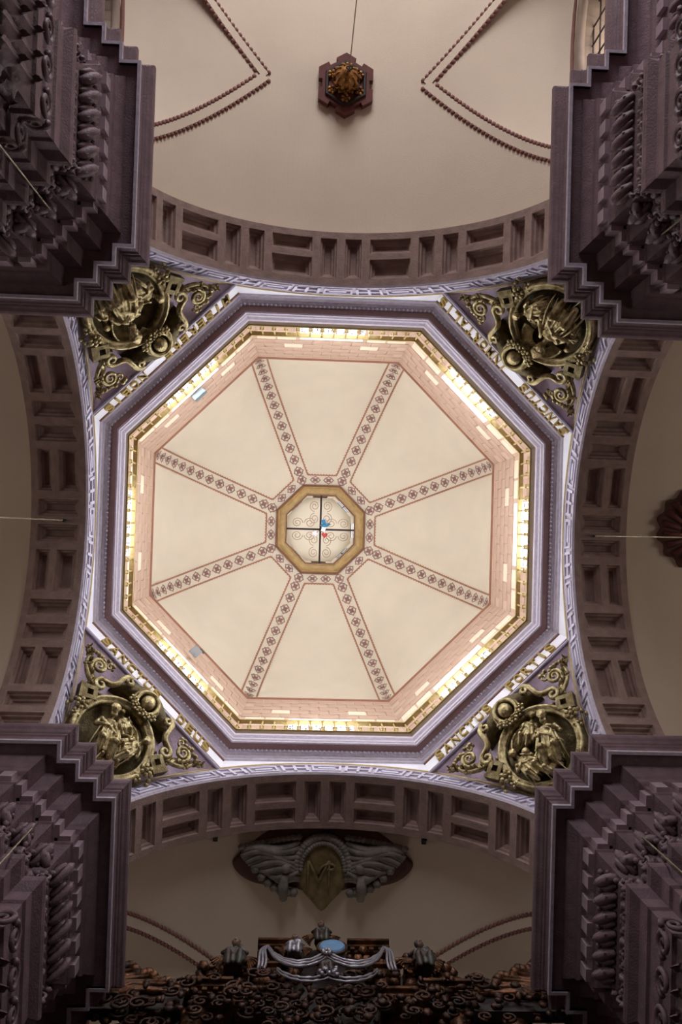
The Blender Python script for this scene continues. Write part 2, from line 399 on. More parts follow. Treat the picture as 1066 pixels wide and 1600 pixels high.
for k, fr in enumerate(bands):
    # in the band's own frame the viewer looks along (+,+): right hand is (+,-)
    o_ = Vector((1, 1, 0)).normalized(); u = Vector((1, -1, 0)).normalized(); zv = Vector((0, 0, 1)); inw = -o_
    Lb = math.hypot(AF-DX, AF-DX)*SPAN[k]; cells_ = WORDS[k]; st = Lb/len(cells_)
    mid = Vector(((AF+DX)/2, (AF+DX)/2, ZO+.14))
    for i, ch in enumerate(cells_):
        if ch == ' ': continue
        p = mid+u*(-Lb/2+st*(i+.5))+inw*.03
        mt = Matrix((u*st*(.74 if ch != 'I' else .2), zv*.66, inw)).transposed().to_4x4(); mt.translation = p
        o = link('letter', glyph_mesh(ch), fr); o.matrix_local = mt

def ring(prof, name, m_, parent, dg=DG, smooth=False):
    b = MB(); b.loft([octv(ap, z, dg) for ap, z in prof]); return b.build(name, m_, parent)
ring([(5.80, ZF), (5.76, ZF+.03), (5.745, 23.99), (5.70, 24.02), (5.69, 24.08), (5.63, 24.10), (5.60, 24.14), (5.57, 24.15)], 'bed_moulding', 'moulding', corn)
ring([(5.57, 24.15), (5.57, 24.18), (5.40, 24.19)], 'plum_soffit', 'plumband', corn)
ring([(5.42, 24.19), (5.40, 24.14), (5.37, 24.15), (5.37, 24.25), (5.34, 24.28), (5.33, 24.36), (5.36, 24.42), (5.36, 24.5), (5.30, 24.56), (5.29, 24.68), (5.33, 24.7)], 'lip_moulding', 'moulding', corn)
ring([(5.33, 24.7), (5.41, 24.72), (5.41, 25.58), (5.79, 25.60)], 'walkway_curb', 'brown', corn)
b = MB()
for i in range(8):
    A, B = [Vector(octv(5.585, 24.13, DG)[q % 8]) for q in (i, i+1)]; n = int((B-A).length/.11)
    for q in range(n): p = A.lerp(B, (q+.5)/n); b.ball(p, (.035, .035, .05), 5, 3)
b.build('drop_fringe', 'lilac', corn, kind='stuff')

# ---------------------------------------------------------------- balustrade on the walkway
rail = empty('railing', (0, 0, 25.6)); tag(rail, 'gilded octagonal balustrade on the drum walkway', 'railing')
b = MB(); b.box((0, 0, .02), (.09, .09, .04)); b.tube([(0, 0, z) for z in (.04, .1, .22, .32, .42, .55, .7, .8, .9, .98, 1.1)], [.03, .022, .03, .05, .045, .025, .02, .03, .02, .025, .03], 8); b.box((0, 0, .34), (.11, .11, .05))
bal_me = mesh_of(b, 'baluster', 'gilt', False)
for i in range(8):
    for nm, ap, z, hh, wd in (('bottom_rail', 5.42, .02, .09, .08), ('top_rail', 5.42, 1.14, .10, .12)):
        V = octv(ap, z, DG); A, B = Vector(V[i]), Vector(V[(i+1) % 8]); d = (B-A); l_ = d.length
        b = MB(); mt = Matrix.Translation((A+B)/2) @ Matrix.Rotation(math.atan2(d.y, d.x), 4, 'Z'); b.box((0, 0, 0), (l_+.06, wd, hh), mt); b.build(nm, 'gilt', rail)
    V = octv(5.42, .04, DG); A, B = Vector(V[i]), Vector(V[(i+1) % 8]); n = 14
    for q in range(n):
        p = A.lerp(B, q/n); link('baluster', bal_me, rail, None, p, (0, 0, math.atan2((B-A).y, (B-A).x)))

# ---------------------------------------------------------------- drum walls with windows
AD, ZD = 5.79, H(1.384)
C8 = AD*math.tan(PI/8)
WW, WZ0, WZ1 = .95, 25.9, 28.95
NAMES8 = ['east', 'south-east', 'south', 'south-west', 'west', 'north-west', 'north', 'north-east']
def block_mesh(w_, h):
    b = MB(); x, z, t, e = w_/2-.016, h/2-.016, .03, .012
    b.add([(-x, 0, -z), (x, 0, -z), (x, 0, z), (-x, 0, z), (-x+e, t, -z+e), (x-e, t, -z+e), (x-e, t, z-e), (-x+e, t, z-e)],
          [(4, 5, 6, 7), (0, 1, 5, 4), (1, 2, 6, 5), (2, 3, 7, 6), (3, 0, 4, 7)]); return b
BLK = {}
for wn in ((.6, .545), (.3, .545)):
    for mm in ('ashlar', 'ashlar_light'):
        BLK[(wn[0], mm)] = mesh_of(block_mesh(*wn), 'stone_block', mm, False)
for i in range(8):
    a = i*PI/4                                   # outward direction of this side
    # local frame: x along wall, +y pointing to the room axis, z up
    Rm = a+PI/2
    loc = (AD*math.cos(a), AD*math.sin(a), 0)
    b = MB()
    for x0, x1, z0, z1 in ((-C8, -WW, 24.7, ZD), (WW, C8, 24.7, ZD), (-WW, WW, WZ1, ZD), (-WW, WW, 24.7, WZ0)):
        b.add([(x0, 0, z0), (x1, 0, z0), (x1, 0, z1), (x0, 0, z1)], [(0, 1, 2, 3)])
    b2 = MB()
    for x in (-WW, WW): b2.add([(x, 0, WZ0), (x, -.5, WZ0), (x, -.5, WZ1), (x, 0, WZ1)], [(0, 1, 2, 3)])
    for z in (WZ0, WZ1): b2.add([(-WW, 0, z), (WW, 0, z), (WW, -.5, z), (-WW, -.5, z)], [(0, 1, 2, 3)])
    wl = b.build('wall_drum', 'mortar', loc=loc); wl.rotation_euler.z = Rm
    tag(wl, NAMES8[i].capitalize()+' side wall of the drum in rosy coursed stone', 'wall', kind='structure')
    b2.build('window_reveal', 'white', wl)
    z = 29.05; row = 0
    while z+.545 < ZD+.02:
        xx = -C8+.02+(.3 if row % 2 else 0)
        if row % 2: link('stone_block', BLK[(.3, 'ashlar')], wl, None, (-C8+.17, 0, z+.27))
        while xx+.6 < C8+.05:
            pale = row in (1,) and .9 < abs(xx+.3) < 1.7
            link('stone_block', BLK[(.6, 'ashlar_light' if pale else 'ashlar')], wl, None, (xx+.3, 0, z+.27)); xx += .6
        z += .547; row += 1
    z = 25.7
    for row in range(6):
        for s_ in (-1, 1):
            for q in range(2):
                pale = row in (4, 5)
                link('stone_block', BLK[(.6, 'ashlar_light' if pale else 'ashlar')], wl, None, (s_*(WW+.42+.62*q), 0, z+.27))
        z += .547
    # window
    wn = empty('window_%d' % (i+1), loc, Rm)
    tag(wn, 'rectangular barred window in the '+NAMES8[i]+' wall of the drum', 'window', kind='structure')
    fb = MB(); y = -.28; fz = WZ1-WZ0
    for x in (-WW+.04, WW-.04): fb.box((x, y, (WZ0+WZ1)/2), (.08, .1, fz))
    for zz in (WZ0+.04, WZ1-.04): fb.box((0, y, zz), (2*WW, .1, .08))
    fb.build('window_frame', 'white', wn)
    nx_, nz_ = 4, 4
    for p in range(nx_):
        for q in range(nz_):
            pb = MB(); w2 = (2*WW-.16)/nx_; h2 = (fz-.16)/nz_
            pb.box((-WW+.08+w2*(p+.5), y, WZ0+.08+h2*(q+.5)), (w2-.04, .02, h2-.04))
            pb.build('pane', 'day_east' if i in (0, 7) else 'day_drum', wn)
    mb = MB()
    for p in range(1, nx_): mb.box((-WW+.08+w2*p, y, (WZ0+WZ1)/2), (.045, .06, fz-.1))
    for q in range(1, nz_): mb.box((0, y, WZ0+.08+h2*q), (2*WW-.1, .06, .045))
    mb.build('glazing_bars', 'iron', wn)
    gb = MB()
    for p in range(8): gb.tube([(-WW+.12+(2*WW-.24)*p/7, -.08, WZ0), (-WW+.12+(2*WW-.24)*p/7, -.08, WZ1)], .014, 5)
    for q in range(5): gb.tube([(-WW, -.08, WZ0+.3+q*.6), (WW, -.08, WZ0+.3+q*.6)], .012, 5)
    gb.build('window_grille', 'iron', wn)

# ---------------------------------------------------------------- dome
CZ = S*.2275
def dome_ap(ph): return AD*math.cos(ph), ZD+CZ*math.sin(ph)
PH1 = math.acos(1.706/AD)
b = MB(); nphi = 56
b.loft([octv(dome_ap(PH1*j/nphi)[0], dome_ap(PH1*j/nphi)[1]) for j in range(nphi+1)])
dome = b.build('ceiling', 'plaster'); tag(dome, 'cream eight-sided dome with stencilled ribs', 'dome', kind='structure')
b = MB(); b.loft([octv(5.79, ZD-.06), octv(5.73, ZD-.04), octv(5.73, ZD+.02), octv(5.79, ZD+.05)]); b.build('springing_line', 'paintred', dome)
# arc length table
tab = [(0, 0)]; q0 = Vector(dome_ap(0)); 
for j in range(1, 2001):
    ph = PH1*j/2000; q1 = Vector(dome_ap(ph)); tab.append((tab[-1][0]+(q1-q0).length, ph)); q0 = q1
LT = tab[-1][0]
def phi_at(s_):
    s_ = max(0, min(LT, s_)); lo, hi = 0, 2000
    while hi-lo > 1:
        mi = (lo+hi)//2
        if tab[mi][0] < s_: lo = mi
        else: hi = mi
    f = (s_-tab[lo][0])/max(1e-9, tab[hi][0]-tab[lo][0]); return tab[lo][1]+f*(tab[hi][1]-tab[lo][1])
def Pd(k, s_, t, lift=.012):
    ph = phi_at(s_); ap, z = dome_ap(ph); ap -= lift*math.cos(ph); z -= lift*math.sin(ph)
    V = octv(ap, z); a_ = Vector(V[k % 8]); c_ = Vector(V[(k+1) % 8] if t >= 0 else V[(k-1) % 8])
    return tuple(a_+(c_-a_).normalized()*abs(t))
T8 = math.tan(PI/8)
def ap_s(s_): return dome_ap(phi_at(s_))[0]
def Pr(k, s_, t):                                    # (distance along the rib, distance square to it)
    sg = (ap_s(max(0, s_-.02))-ap_s(min(LT, s_+.02)))/.04; n = math.sqrt(1+sg*sg*T8*T8)
    s2 = s_-sg*T8*abs(t)/n; bb = ap_s(s_)*T8-abs(t)/n; tt = ap_s(s2)*T8-bb
    return Pd(k, s2, tt if t >= 0 else -tt)
def Pf(k, s_, bb): return Pd(k, s_, max(1e-4, ap_s(s_)*T8+bb))
def quad_strip(b, L1, L2):
    n = len(L1); b.add(list(L1)+list(L2), [(i, i+1, n+i+1, n+i) for i in range(n-1)])
def motif(b, k, s0, t0, rs=.215, rt=.215, P=None):
    P = P or Pr
    def rr(th): return 1/(abs(math.cos(th))+abs(math.sin(th)))+.14*math.sin(2*th)**8
    n = 32
    for sc1, sc2, f in ((1, .76, rr), (.46, .0, lambda th: 1+.30*math.cos(4*th+PI))):
        o1, o2 = [], []
        for i in range(n+1):
            th = 2*PI*i/n; q = f(th)
            o1.append(P(k, s0+rs*sc1*q*math.cos(th), t0+rt*sc1*q*math.sin(th))); o2.append(P(k, s0+rs*sc2*q*math.cos(th), t0+rt*sc2*q*math.sin(th)))
        quad_strip(b, o1, o2)
ph_r = math.acos(2.13/AD); s_ring = next(s_ for s_, p in tab if p >= ph_r)
for k in range(8):
    b = MB(); HWd = .295; n = int(s_ring/.055)
    for sg in (-1, 1):
        L1, L2 = [], []
        for i in range(n+1):
            s_ = (s_ring+.36*HWd)*i/n; wv = .018*(1 if i % 2 else -1)
            L1.append(Pr(k, s_, sg*(HWd+.035+wv))); L2.append(Pr(k, s_, sg*(HWd-.03+wv*.3)))
        quad_strip(b, L1, L2)
    b.build('painted_rib_border', 'paintred', dome)
    b = MB(); nm = 13
    for i in range(nm): motif(b, k, s_ring-.12-(i)*(s_ring-.1)/nm, 0)
    sm = s_ring+.2; motif(b, k, sm+.02, 0)
    motif(b, k, sm, -.26, .17, .225, Pf); motif(b, k, sm, .26, .17, .225, Pf)
    b.build('painted_motifs', 'paint', dome)
    b = MB(); Lo = 2*2.13*T8-2*HWd*1.07; n = int(Lo/.055); L1, L2 = [], []
    for i in range(n+1):
        t = -Lo/2+Lo*i/n; wv = .018*(1 if i % 2 else -1)
        L1.append(Pf(k, s_ring-.035-wv, t)); L2.append(Pf(k, s_ring+.03-wv*.3, t))
    quad_strip(b, L1, L2); b.build('painted_ring_border', 'paintred', dome)

# ---------------------------------------------------------------- oculus and lantern
ZT = dome_ap(PH1)[1]
oc = empty('trim_1', (0, 0, 0)); tag(oc, 'ochre moulded octagonal frame round the lantern opening', 'frame', kind='structure')
ring([(1.76, ZT+.02), (1.74, ZT-.1), (1.66, ZT-.12)], 'outer_edge', 'ocedge', oc, 1)
ring([(1.66, ZT-.12), (1.60, ZT-.04), (1.56, ZT-.06), (1.50, ZT-.02), (1.42, ZT+.0), (1.40, ZT+.08), (1.37, ZT+.10)], 'frame_moulding', 'ocframe', oc, 1)
ring([(1.37, ZT+.10), (1.33, ZT+.12), (1.33, ZT+.7), (1.36, ZT+.72)], 'inner_edge', 'ocedge', oc, 1)
ZL = ZT+.7
lan = empty('wall_lantern'); tag(lan, 'cream lantern drum above the oculus', 'wall', kind='structure')
ring([(1.36, ZL), (1.36, ZL+.5)], 'sill_wall', 'plaster', lan, 1)
ring([(1.36, ZL+2.5), (1.36, ZL+2.8)], 'head_wall', 'plaster', lan, 1)
hw = 1.36*math.tan(PI/8)
for i in range(8):
    a = i*PI/4; b = MB()
    for x0, x1 in ((-hw, -.3), (.3, hw)): b.add([(x0, 0, ZL+.5), (x1, 0, ZL+.5), (x1, 0, ZL+2.5), (x0, 0, ZL+2.5)], [(0, 1, 2, 3)])
    o = b.build('corner_pier', 'plaster', lan, loc=(1.36*math.cos(a), 1.36*math.sin(a), 0)); o.rotation_euler.z = a+PI/2
    wn = empty('window_%d' % (i+9), (1.36*math.cos(a), 1.36*math.sin(a), 0), a+PI/2)
    tag(wn, 'narrow window in the '+NAMES8[i]+' side of the lantern', 'window', kind='structure')
    b = MB(); b.box((0, -.05, ZL+1.5), (.6, .02, 2.0)); b.build('pane', 'day_lantern', wn)
    b = MB(); b.box((0, -.02, ZL+1.5), (.04, .04, 2)); b.box((0, -.02, ZL+1.5), (.6, .04, .04)); b.build('glazing_bars', 'iron', wn)
b = MB(); b.loft([octv(1.36*math.cos(j*PI/2/12)+.001, ZL+2.8+1.0*math.sin(j*PI/2/12)) for j in range(13)], cap=True)
tag(b.build('ceiling', 'plaster'), 'small cream cap vault inside the lantern', 'ceiling', kind='structure')
# iron cross with scrolls
zc = ZT+.22
ic = empty('iron_cross', (0, 0, zc)); tag(ic, 'dark iron tie cross with scrollwork spanning the oculus', 'cross')
for nm, rz in (('cross_bar', 0), ('cross_bar', PI/2)):
    b = MB(); b.box((0, 0, 0), (2.66, .075, .09), Matrix.Rotation(rz, 4, 'Z')); b.build(nm, 'iron', ic)
for k in range(4):
    Rz = Matrix.Rotation(k*PI/2, 4, 'Z')
    for sg in (-1, 1):
        b = MB()
        for cx, sx in ((.42, 1), (.92, -1)):
            pts = [(cx+sx*(.22*(1-t*.8))*math.cos(PI*0+t*4*PI*.9), sg*(.25+(.2*(1-t*.8))*math.sin(t*4*PI*.9)), .02) for t in [q/30 for q in range(31)]]
            b.tube(pts, .014, 5, mt=Rz)
        b.build('scroll', 'scroll', ic)
orn = empty('dove_ornament', (.15, -.16, zc-.34)); tag(orn, 'small blue and white dove ornament hung at the iron cross', 'ornament')
b = MB(); b.ball((0, 0, 0), (.17, .07, .06), 8, 6); b.ball((.17, -.05, -.01), (.06, .055, .05), 8, 5); b.build('body', 'blue', orn, True)
for sg in (-1, 1):
    b = MB(); b.add([(-.08, sg*.04, 0), (.08, sg*.04, 0), (.02, sg*.24, .05), (-.14, sg*.22, .05), (-.08, sg*.04, .03), (.08, sg*.04, .03), (.02, sg*.24, .07), (-.14, sg*.22, .07)], [(0, 1, 2, 3), (7, 6, 5, 4), (0, 4, 5, 1), (1, 5, 6, 2), (2, 6, 7, 3), (3, 7, 4, 0)]); b.build('wing', 'blue' if sg < 0 else 'white', orn)
b = MB(); b.tube([(0, 0, .05), (-.12, .10, .25)], .008, 5); b.build('hanging_wire', 'iron', orn)
orn = empty('heart_ornament', (.16, .22, zc-.3)); tag(orn, 'small red heart ornament hung beside the blue dove', 'ornament')
b = MB(); n = 20; pr = [(.085*math.sin(t)**3*1.2, -.007*(13*math.cos(t)-5*math.cos(2*t)-2*math.cos(3*t)-math.cos(4*t))) for t in [2*PI*i/n for i in range(n)]]
b.loft([[(x, y, -.03) for x, y in pr], [(x*1.15, y*1.15, 0) for x, y in pr], [(x, y, .03) for x, y in pr]], cap=True); b.build('body', 'red', orn)
b = MB(); b.tube([(0, -.06, .02), (-.14, -.17, .25)], .008, 5); b.build('hanging_wire', 'iron', orn)
orn = empty('white_ornament', (-.22, .17, zc-.3)); tag(orn, 'small white rosette ornament hung opposite the red heart', 'ornament')
b = MB()
for q in range(5): b.ball((.075*math.cos(q*2*PI/5), .075*math.sin(q*2*PI/5), 0), (.055, .055, .03), 6, 4)
b.ball((0, 0, -.01), .04, 6, 4); b.build('petals', 'white', orn, True)
b = MB(); b.tube([(0, 0, .02), (.17, -.12, .22)], .008, 5); b.build('hanging_wire', 'iron', orn)

# ---------------------------------------------------------------- arm vaults with lunettes
XA = 1.93                                          # lunette tip distance from the crown line
def zbar(x): return ZS+math.sqrt(max(RV*RV-x*x, 0))
def lw(x): return 0 if x <= XA else LW*(x-XA)/(RV-XA)
ZA, ZE = zbar(XA), ZS+LW
def zcrown(x): return ZA+(ZE-ZA)*(x-XA)/(RV-XA)
Y1 = 2*YC-7.0                                      # far end of this bay
def lun(sx, x, v):                                 # v in -1..1 across the lunette
    z0 = zbar(x); return (sx*x, YC+lw(x)*v, z0+max(zcrown(x)-z0, 0)*math.sqrt(max(0, 1-v*v)))
bead_b = MB(); bead_b.ball((0, 0, 0), (.095, .06, .06), 6, 4)
for k in range(4):
    b = MB(); xs = [RV*math.sin(PI/2*i/26) for i in range(27)]
    xs = [RV*math.sin(PI/2*i/70) for i in range(71)]
    xs = sorted(set(xs+[XA]))
    for sx in (-1, 1):
        for i in range(len(xs)-1):
            x0, x1 = xs[i], xs[i+1]; z0, z1 = zbar(x0), zbar(x1)
            for ya, yb0, yb1 in ((A2, YC-lw(x0), YC-lw(x1)), (Y1, YC+lw(x0), YC+lw(x1))):
                b.add([(sx*x0, ya, z0), (sx*x1, ya, z1), (sx*x1, yb1, z1), (sx*x0, yb0, z0)], [(0, 1, 2, 3)])
    # next bay, plain barrel out of sight
    b.loft([[(RV*math.sin(t), y, ZS+RV*math.cos(t)) for t in [-PI/2+PI*i/32 for i in range(33)]] for y in (Y1, 22)], closed=False)
    # strip from springing down behind the cornice
    for sx in (-1, 1): b.add([(sx*RV, A2, ZS), (sx*RV, 22, ZS), (sx*RV, 22, 17.7), (sx*RV, A2, 17.7)], [(0, 1, 2, 3)])
    vt = b.build('ceiling', 'vault', smooth=True); vt.rotation_euler.z = k*PI/2
    tag(vt, 'plastered barrel vault over the '+ARM[k], 'vault', kind='structure')
    for sx in (-1, 1):
        b = MB(); xl = [XA+(RV-XA)*i/18 for i in range(19)]
        b.loft([[lun(sx, x, -math.cos(PI*j/20)) for j in range(21)] for x in xl], closed=False)
        b.build('lunette_web', 'vault', vt, True)
        # brown painted arris at the wall
        b = MB(); b.tube([lun(sx, RV-.04, -math.cos(PI*j/30)) for j in range(31)], .05, 5); b.build('lunette_edge', 'bead', vt, True)
        # lunette wall (with window opening on the nave)
        b = MB(); pts = [lun(sx, RV, -math.cos(PI*j/24)) for j in range(25)]
        b.loft([pts, [(p[0], p[1], 17.7) for p in pts]], closed=False)
        if k != 2: b.build('lunette_wall', 'vault', vt)
        else:
            b = MB(); X = sx*RV; w2, za, zb_ = 1.15, 18.6, 19.75
            xo = X+sx*.62
            inner = [(-w2, za)]+[(-w2*math.cos(PI*j/16), zb_+w2*.9*math.sin(PI*j/16)) for j in range(17)]+[(w2, za)]
            outer = []
            for (yy, zz) in inner:
                if zz <= za+.001: outer.append((math.copysign(LW, yy), ZS-.4))
                else:
                    an = math.atan2(zz-ZS, yy); outer.append((LW*math.cos(an), ZS+LW*math.sin(an)))
            b.loft([[(X, YC+y, z) for y, z in inner], [(X, YC+y, z) for y, z in outer]], closed=True)
            deep = [(y*.55, za+.1+(z-za)*.93) for y, z in inner]
            b.loft([[(X, YC+y, z) for y, z in inner], [(xo, YC+y, z) for y, z in deep]], closed=True)
            b.build('lunette_wall', 'nave_stone', vt)
            a = PI; wn = empty('window_%d' % (17 if sx < 0 else 18), (0, 0, 0), k*PI/2)
            tag(wn, 'arched daylit lunette window on the %s side of the nave' % ('east' if sx < 0 else 'west'), 'window', kind='structure')
            b = MB(); b.loft([[(xo-sx*.03, YC+y, z) for y, z in deep], [(xo-sx*.05, YC+y, z) for y, z in deep]], cap=True); b.build('pane', 'day_nave' if sx < 0 else 'day_dim', wn)
            b = MB()
            for q in range(7): yq = -w2+2*w2*q/6; b.tube([(X+sx*.25, YC+yq, za), (X+sx*.25, YC+yq, zb_+.9*math.sqrt(max(0, w2*w2-yq*yq)))], .02, 5)
            for q in range(5): b.tube([(X+sx*.25, YC-w2, za+.3+.45*q), (X+sx*.25, YC+w2, za+.3+.45*q)], .02, 5)
            b.build('window_grille', 'iron', wn)
            b = MB()
            b.tube([(X, YC+y*1.12, z) for y, z in inner], .09, 6); b.build('window_frame', 'nave_stone', wn, True)
        # double bead line on both groins
        for sg in (-1, 1):
            b = MB(); G = [Vector((sx*(XA+(RV-XA)*i/400), YC+sg*LW*i/400, zbar(XA+(RV-XA)*i/400))) for i in range(401)]
            dist = 0; nxt = .0
            for i in range(1, 401):
                dist += (G[i]-G[i-1]).length
                if dist >= nxt:
                    nxt += .128; p = G[i]; t = (G[i]-G[i-1]).normalized(); nrm = Vector((-p.x, 0, -(p.z-ZS))).normalized(); s2 = t.cross(nrm).normalized()
                    for off in (-.13, .13):
                        # the two rows sit on the barrel and on the web, and meet in the tip
                        if sg*((p+s2*off).y-YC) < .03: continue
                        mt = Matrix((t, s2, nrm)).transposed().to_4x4(); mt.translation = p+s2*off+nrm*.0
                        b.ball((0, 0, 0), (.07, .062, .05), 6, 4, mt)
            b.build('bead_moulding', 'bead', vt, True, 'stuff')
            b = MB(); Gs = G[::20]; r = []
            for off in (-.1, .1):
                row = []
                for i in range(len(Gs)):
                    t = (Gs[min(i+1, len(Gs)-1)]-Gs[max(i-1, 0)]).normalized(); p = Gs[i]; nrm = Vector((-p.x, 0, -(p.z-ZS))).normalized(); row.append(tuple(p+t.cross(nrm).normalized()*off+nrm*.03))
                r.append(row)
            b.loft(r, closed=False); b.build('groin_ribbon', 'vault', vt, True)
# roof slab so that no sky light leaks behind the pendentives
b = MB()
for sx, sy in ((1, 1), (1, -1), (-1, 1), (-1, -1)):
    b.box((sx*14, sy*14, 24.6), (16.4, 16.4, .2))
for rz in range(4): b.box((0, 15, 24.6), (12, 17.9, .2), Matrix.Rotation(rz*PI/2, 4, 'Z'))
tag(b.build('roof_slab', 'vault'), 'hidden roof deck over the church arms', 'roof', kind='structure')
b = MB()
b.loft([octv(6.7, 24.5), octv(6.7, 43), octv(.01, 44)])
tag(b.build('wall_outer_drum', 'vault'), 'outer shell of the drum and dome', 'wall', kind='structure')

# ---------------------------------------------------------------- relief helpers in (u, v, w): right, up, out of the wall
def spir(cx, cy, r, turns, w_, sg=1, ph=0, n=26, shrink=.85):
    return [(cx+r*(1-shrink*t)*math.cos(ph+sg*turns*2*PI*t), cy+r*(1-shrink*t)*math.sin(ph+sg*turns*2*PI*t), w_+.05*t) for t in [i/n for i in range(n+1)]]
def flower(b, c, r, petals=6):
    for q in range(petals): b.ball((c[0]+r*.62*math.cos(q*2*PI/petals), c[1]+r*.62*math.sin(q*2*PI/petals), c[2]), (r*.4, r*.4, r*.3), 6, 4)
    b.ball((c[0], c[1], c[2]+r*.2), r*.32, 6, 4)
def put_leaf(b, c, ang, w_, h, out, lobes=3):
    L = leaf_mesh(w_, h, out, lobes, 4, 5)
    mt = Matrix.Translation(c) @ Matrix.Rotation(ang-PI/2, 4, 'Z') @ Matrix(((1, 0, 0, 0), (0, 0, 1, 0), (0, 1, 0, 0), (0, 0, 0, 1)))
    b.add(L.v, L.f, mt)
def bez(p0, p1, p2, p3, n=14):
    P = [Vector(p) for p in (p0, p1, p2, p3)]
    return [tuple((1-t)**3*P[0]+3*(1-t)**2*t*P[1]+3*(1-t)*t*t*P[2]+t**3*P[3]) for t in [i/n for i in range(n+1)]]

def carved(name, b, m_, parent, vox=.022, sm=2):
    """fuse overlapping rough masses into one carved surface"""
    o = b.build(name, m_, parent, True)
    r = o.modifiers.new('fuse', 'REMESH'); r.mode = 'VOXEL'; r.voxel_size = vox; r.use_smooth_shade = True
    s_ = o.modifiers.new('soften', 'SMOOTH'); s_.iterations = sm; s_.factor = .5
    return o
def limb(b, pts, rs, seg=8):
    b.tube(pts, rs, seg)
    for p, r in zip(pts, rs): b.ball(p, r, 8, 5)
def head(b, c, r, look=(0, 0, 1), up=(0, 1, 0), hair=True, beard=False, mitre=False):
    lk = Vector(look).normalized(); upv = Vector(up); upv = (upv-lk*upv.dot(lk)).normalized(); rt = upv.cross(lk)
    mt = Matrix((rt, upv, lk)).transposed().to_4x4() @ Matrix.Scale(r, 4); mt.translation = Vector(c)
    b.ball((0, 0, 0), (.78, 1, .9), 12, 9, mt)
    b.ball((0, -.35, .2), (.6, .6, .7), 10, 6, mt)               # jaw
    b.ball((0, -.05, .93), (.16, .3, .25), 6, 5, mt)             # nose
    b.ball((0, .28, .72), (.55, .12, .2), 8, 4, mt)              # brow
    for s_ in (-1, 1):
        b.ball((s_*.3, .1, .78), (.13, .09, .1), 6, 4, mt)       # eyes
        b.ball((s_*.8, 0, 0), (.12, .25, .18), 6, 4, mt)         # ears
        b.ball((s_*.42, -.25, .6), (.22, .2, .2), 6, 4, mt)      # cheeks
    b.ball((0, -.5, .8), (.24, .08, .12), 6, 4, mt)              # lips
    if hair:
        for q in range(14):
            a = q*PI/13; b.ball((.78*math.cos(a), .25+.72*math.sin(a), .1), (.28, .26, .35), 6, 4, mt)
    if beard:
        for q in range(7): b.ball(((q-3)*.17, -.95-.1*(q % 2), .45), (.16, .45, .25), 6, 4, mt)
    if mitre:
        b.loft([[(x*1.0, .5, z*.95) for x, z in [(math.cos(q*PI/6), math.sin(q*PI/6)) for q in range(12)]],
                [(x*1.15, 1.1, z*.8) for x, z in [(math.cos(q*PI/6), math.sin(q*PI/6)) for q in range(12)]],
                [(x*.15, 2.1, z*.2) for x, z in [(math.cos(q*PI/6), math.sin(q*PI/6)) for q in range(12)]]], cap=True, mt=mt)
def hand(b, c, d, r=.04):
    d = Vector(d).normalized(); sd = d.cross(Vector((0, 0, 1))).normalized(); c = Vector(c)
    b.ball(c+d*r*.8, (r*.95, r*.95, r*.6), 8, 5)
    for q, ln in enumerate((1.5, 1.9, 2.0, 1.7)):
        o_ = c+sd*(q-1.5)*r*.5+d*r*1.3; b.tube([o_, o_+d*r*ln*.6, o_+d*r*ln+Vector((0, 0, -r*.5))], [r*.26, r*.24, r*.2], 5)
    o_ = c-sd*r*.8+d*r*.3; b.tube([o_, o_-sd*r*.8+d*r*.7], [r*.3, r*.22], 5)
def bust(parent, name, cx, cy, sc_, tilt, m_='gold', mitre=False, beard=False, seed=0, arms=(1, 1), vox=.015):
    """robed figure down to the knees, head up along v, leaning by tilt"""
    rnd = random.Random(seed); b = MB(); ct, st_ = math.cos(tilt), math.sin(tilt)
    def P(u, v, w_): u *= sc_; v *= sc_; return (cx+u*ct-v*st_, cy+u*st_+v*ct, w_*sc_)
    b.tube([P(0, -.62, .16), P(0, -.3, .26), P(0, 0, .26), P(0, .22, .26), P(0, .33, .24), P(0, .40, .26)], [.34*sc_, .27*sc_, .23*sc_, .25*sc_, .16*sc_, .075*sc_], 12)
    for s_ in (-1, 1):
        limb(b, [P(s_*.24, .27, .25), P(s_*.40, .02, .36), P(s_*.2*arms[0 if s_ < 0 else 1], -.02 if s_ < 0 else .16, .54)], [.1*sc_, .085*sc_, .055*sc_])
        hand(b, P(s_*.2*arms[0 if s_ < 0 else 1], -.02 if s_ < 0 else .16, .56), (-s_*.5, .6, .1), .05*sc_)
        limb(b, [P(s_*.13, -.35, .3), P(s_*.2, -.42, .62), P(s_*.18, -.85, .45)], [.15*sc_, .12*sc_, .09*sc_])
    up = (-st_, ct, 0)
    b.tube([P(0, .36, .26), P(0, .52, .33)], .08*sc_, 8)
    head(b, P(0, .62, .40), .165*sc_, (.25*rnd.uniform(-1, 1), -.25, 1), up, True, beard, mitre)
    for q in range(9):                                   # drapery folds
        u0 = -.34+.68*q/8; pts = bez(P(u0*.6, .2, .40), P(u0*.9, -.1, .50+.05*(q % 2)), P(u0*1.2+rnd.uniform(-.1, .1), -.4, .55), P(u0*1.35, -.85, .34+.1*(q % 2)), 8)
        b.tube(pts, [.018*sc_, .024*sc_, .03*sc_, .032*sc_, .032*sc_, .03*sc_, .03*sc_, .03*sc_, .02*sc_], 6)
    pts = bez(P(-.3, .22, .4), P(-.1, -.05, .55), P(.2, -.05, .52), P(.42, -.35, .35), 10); b.tube(pts, .05*sc_, 6)
    return carved(name, b, m_, parent, vox)

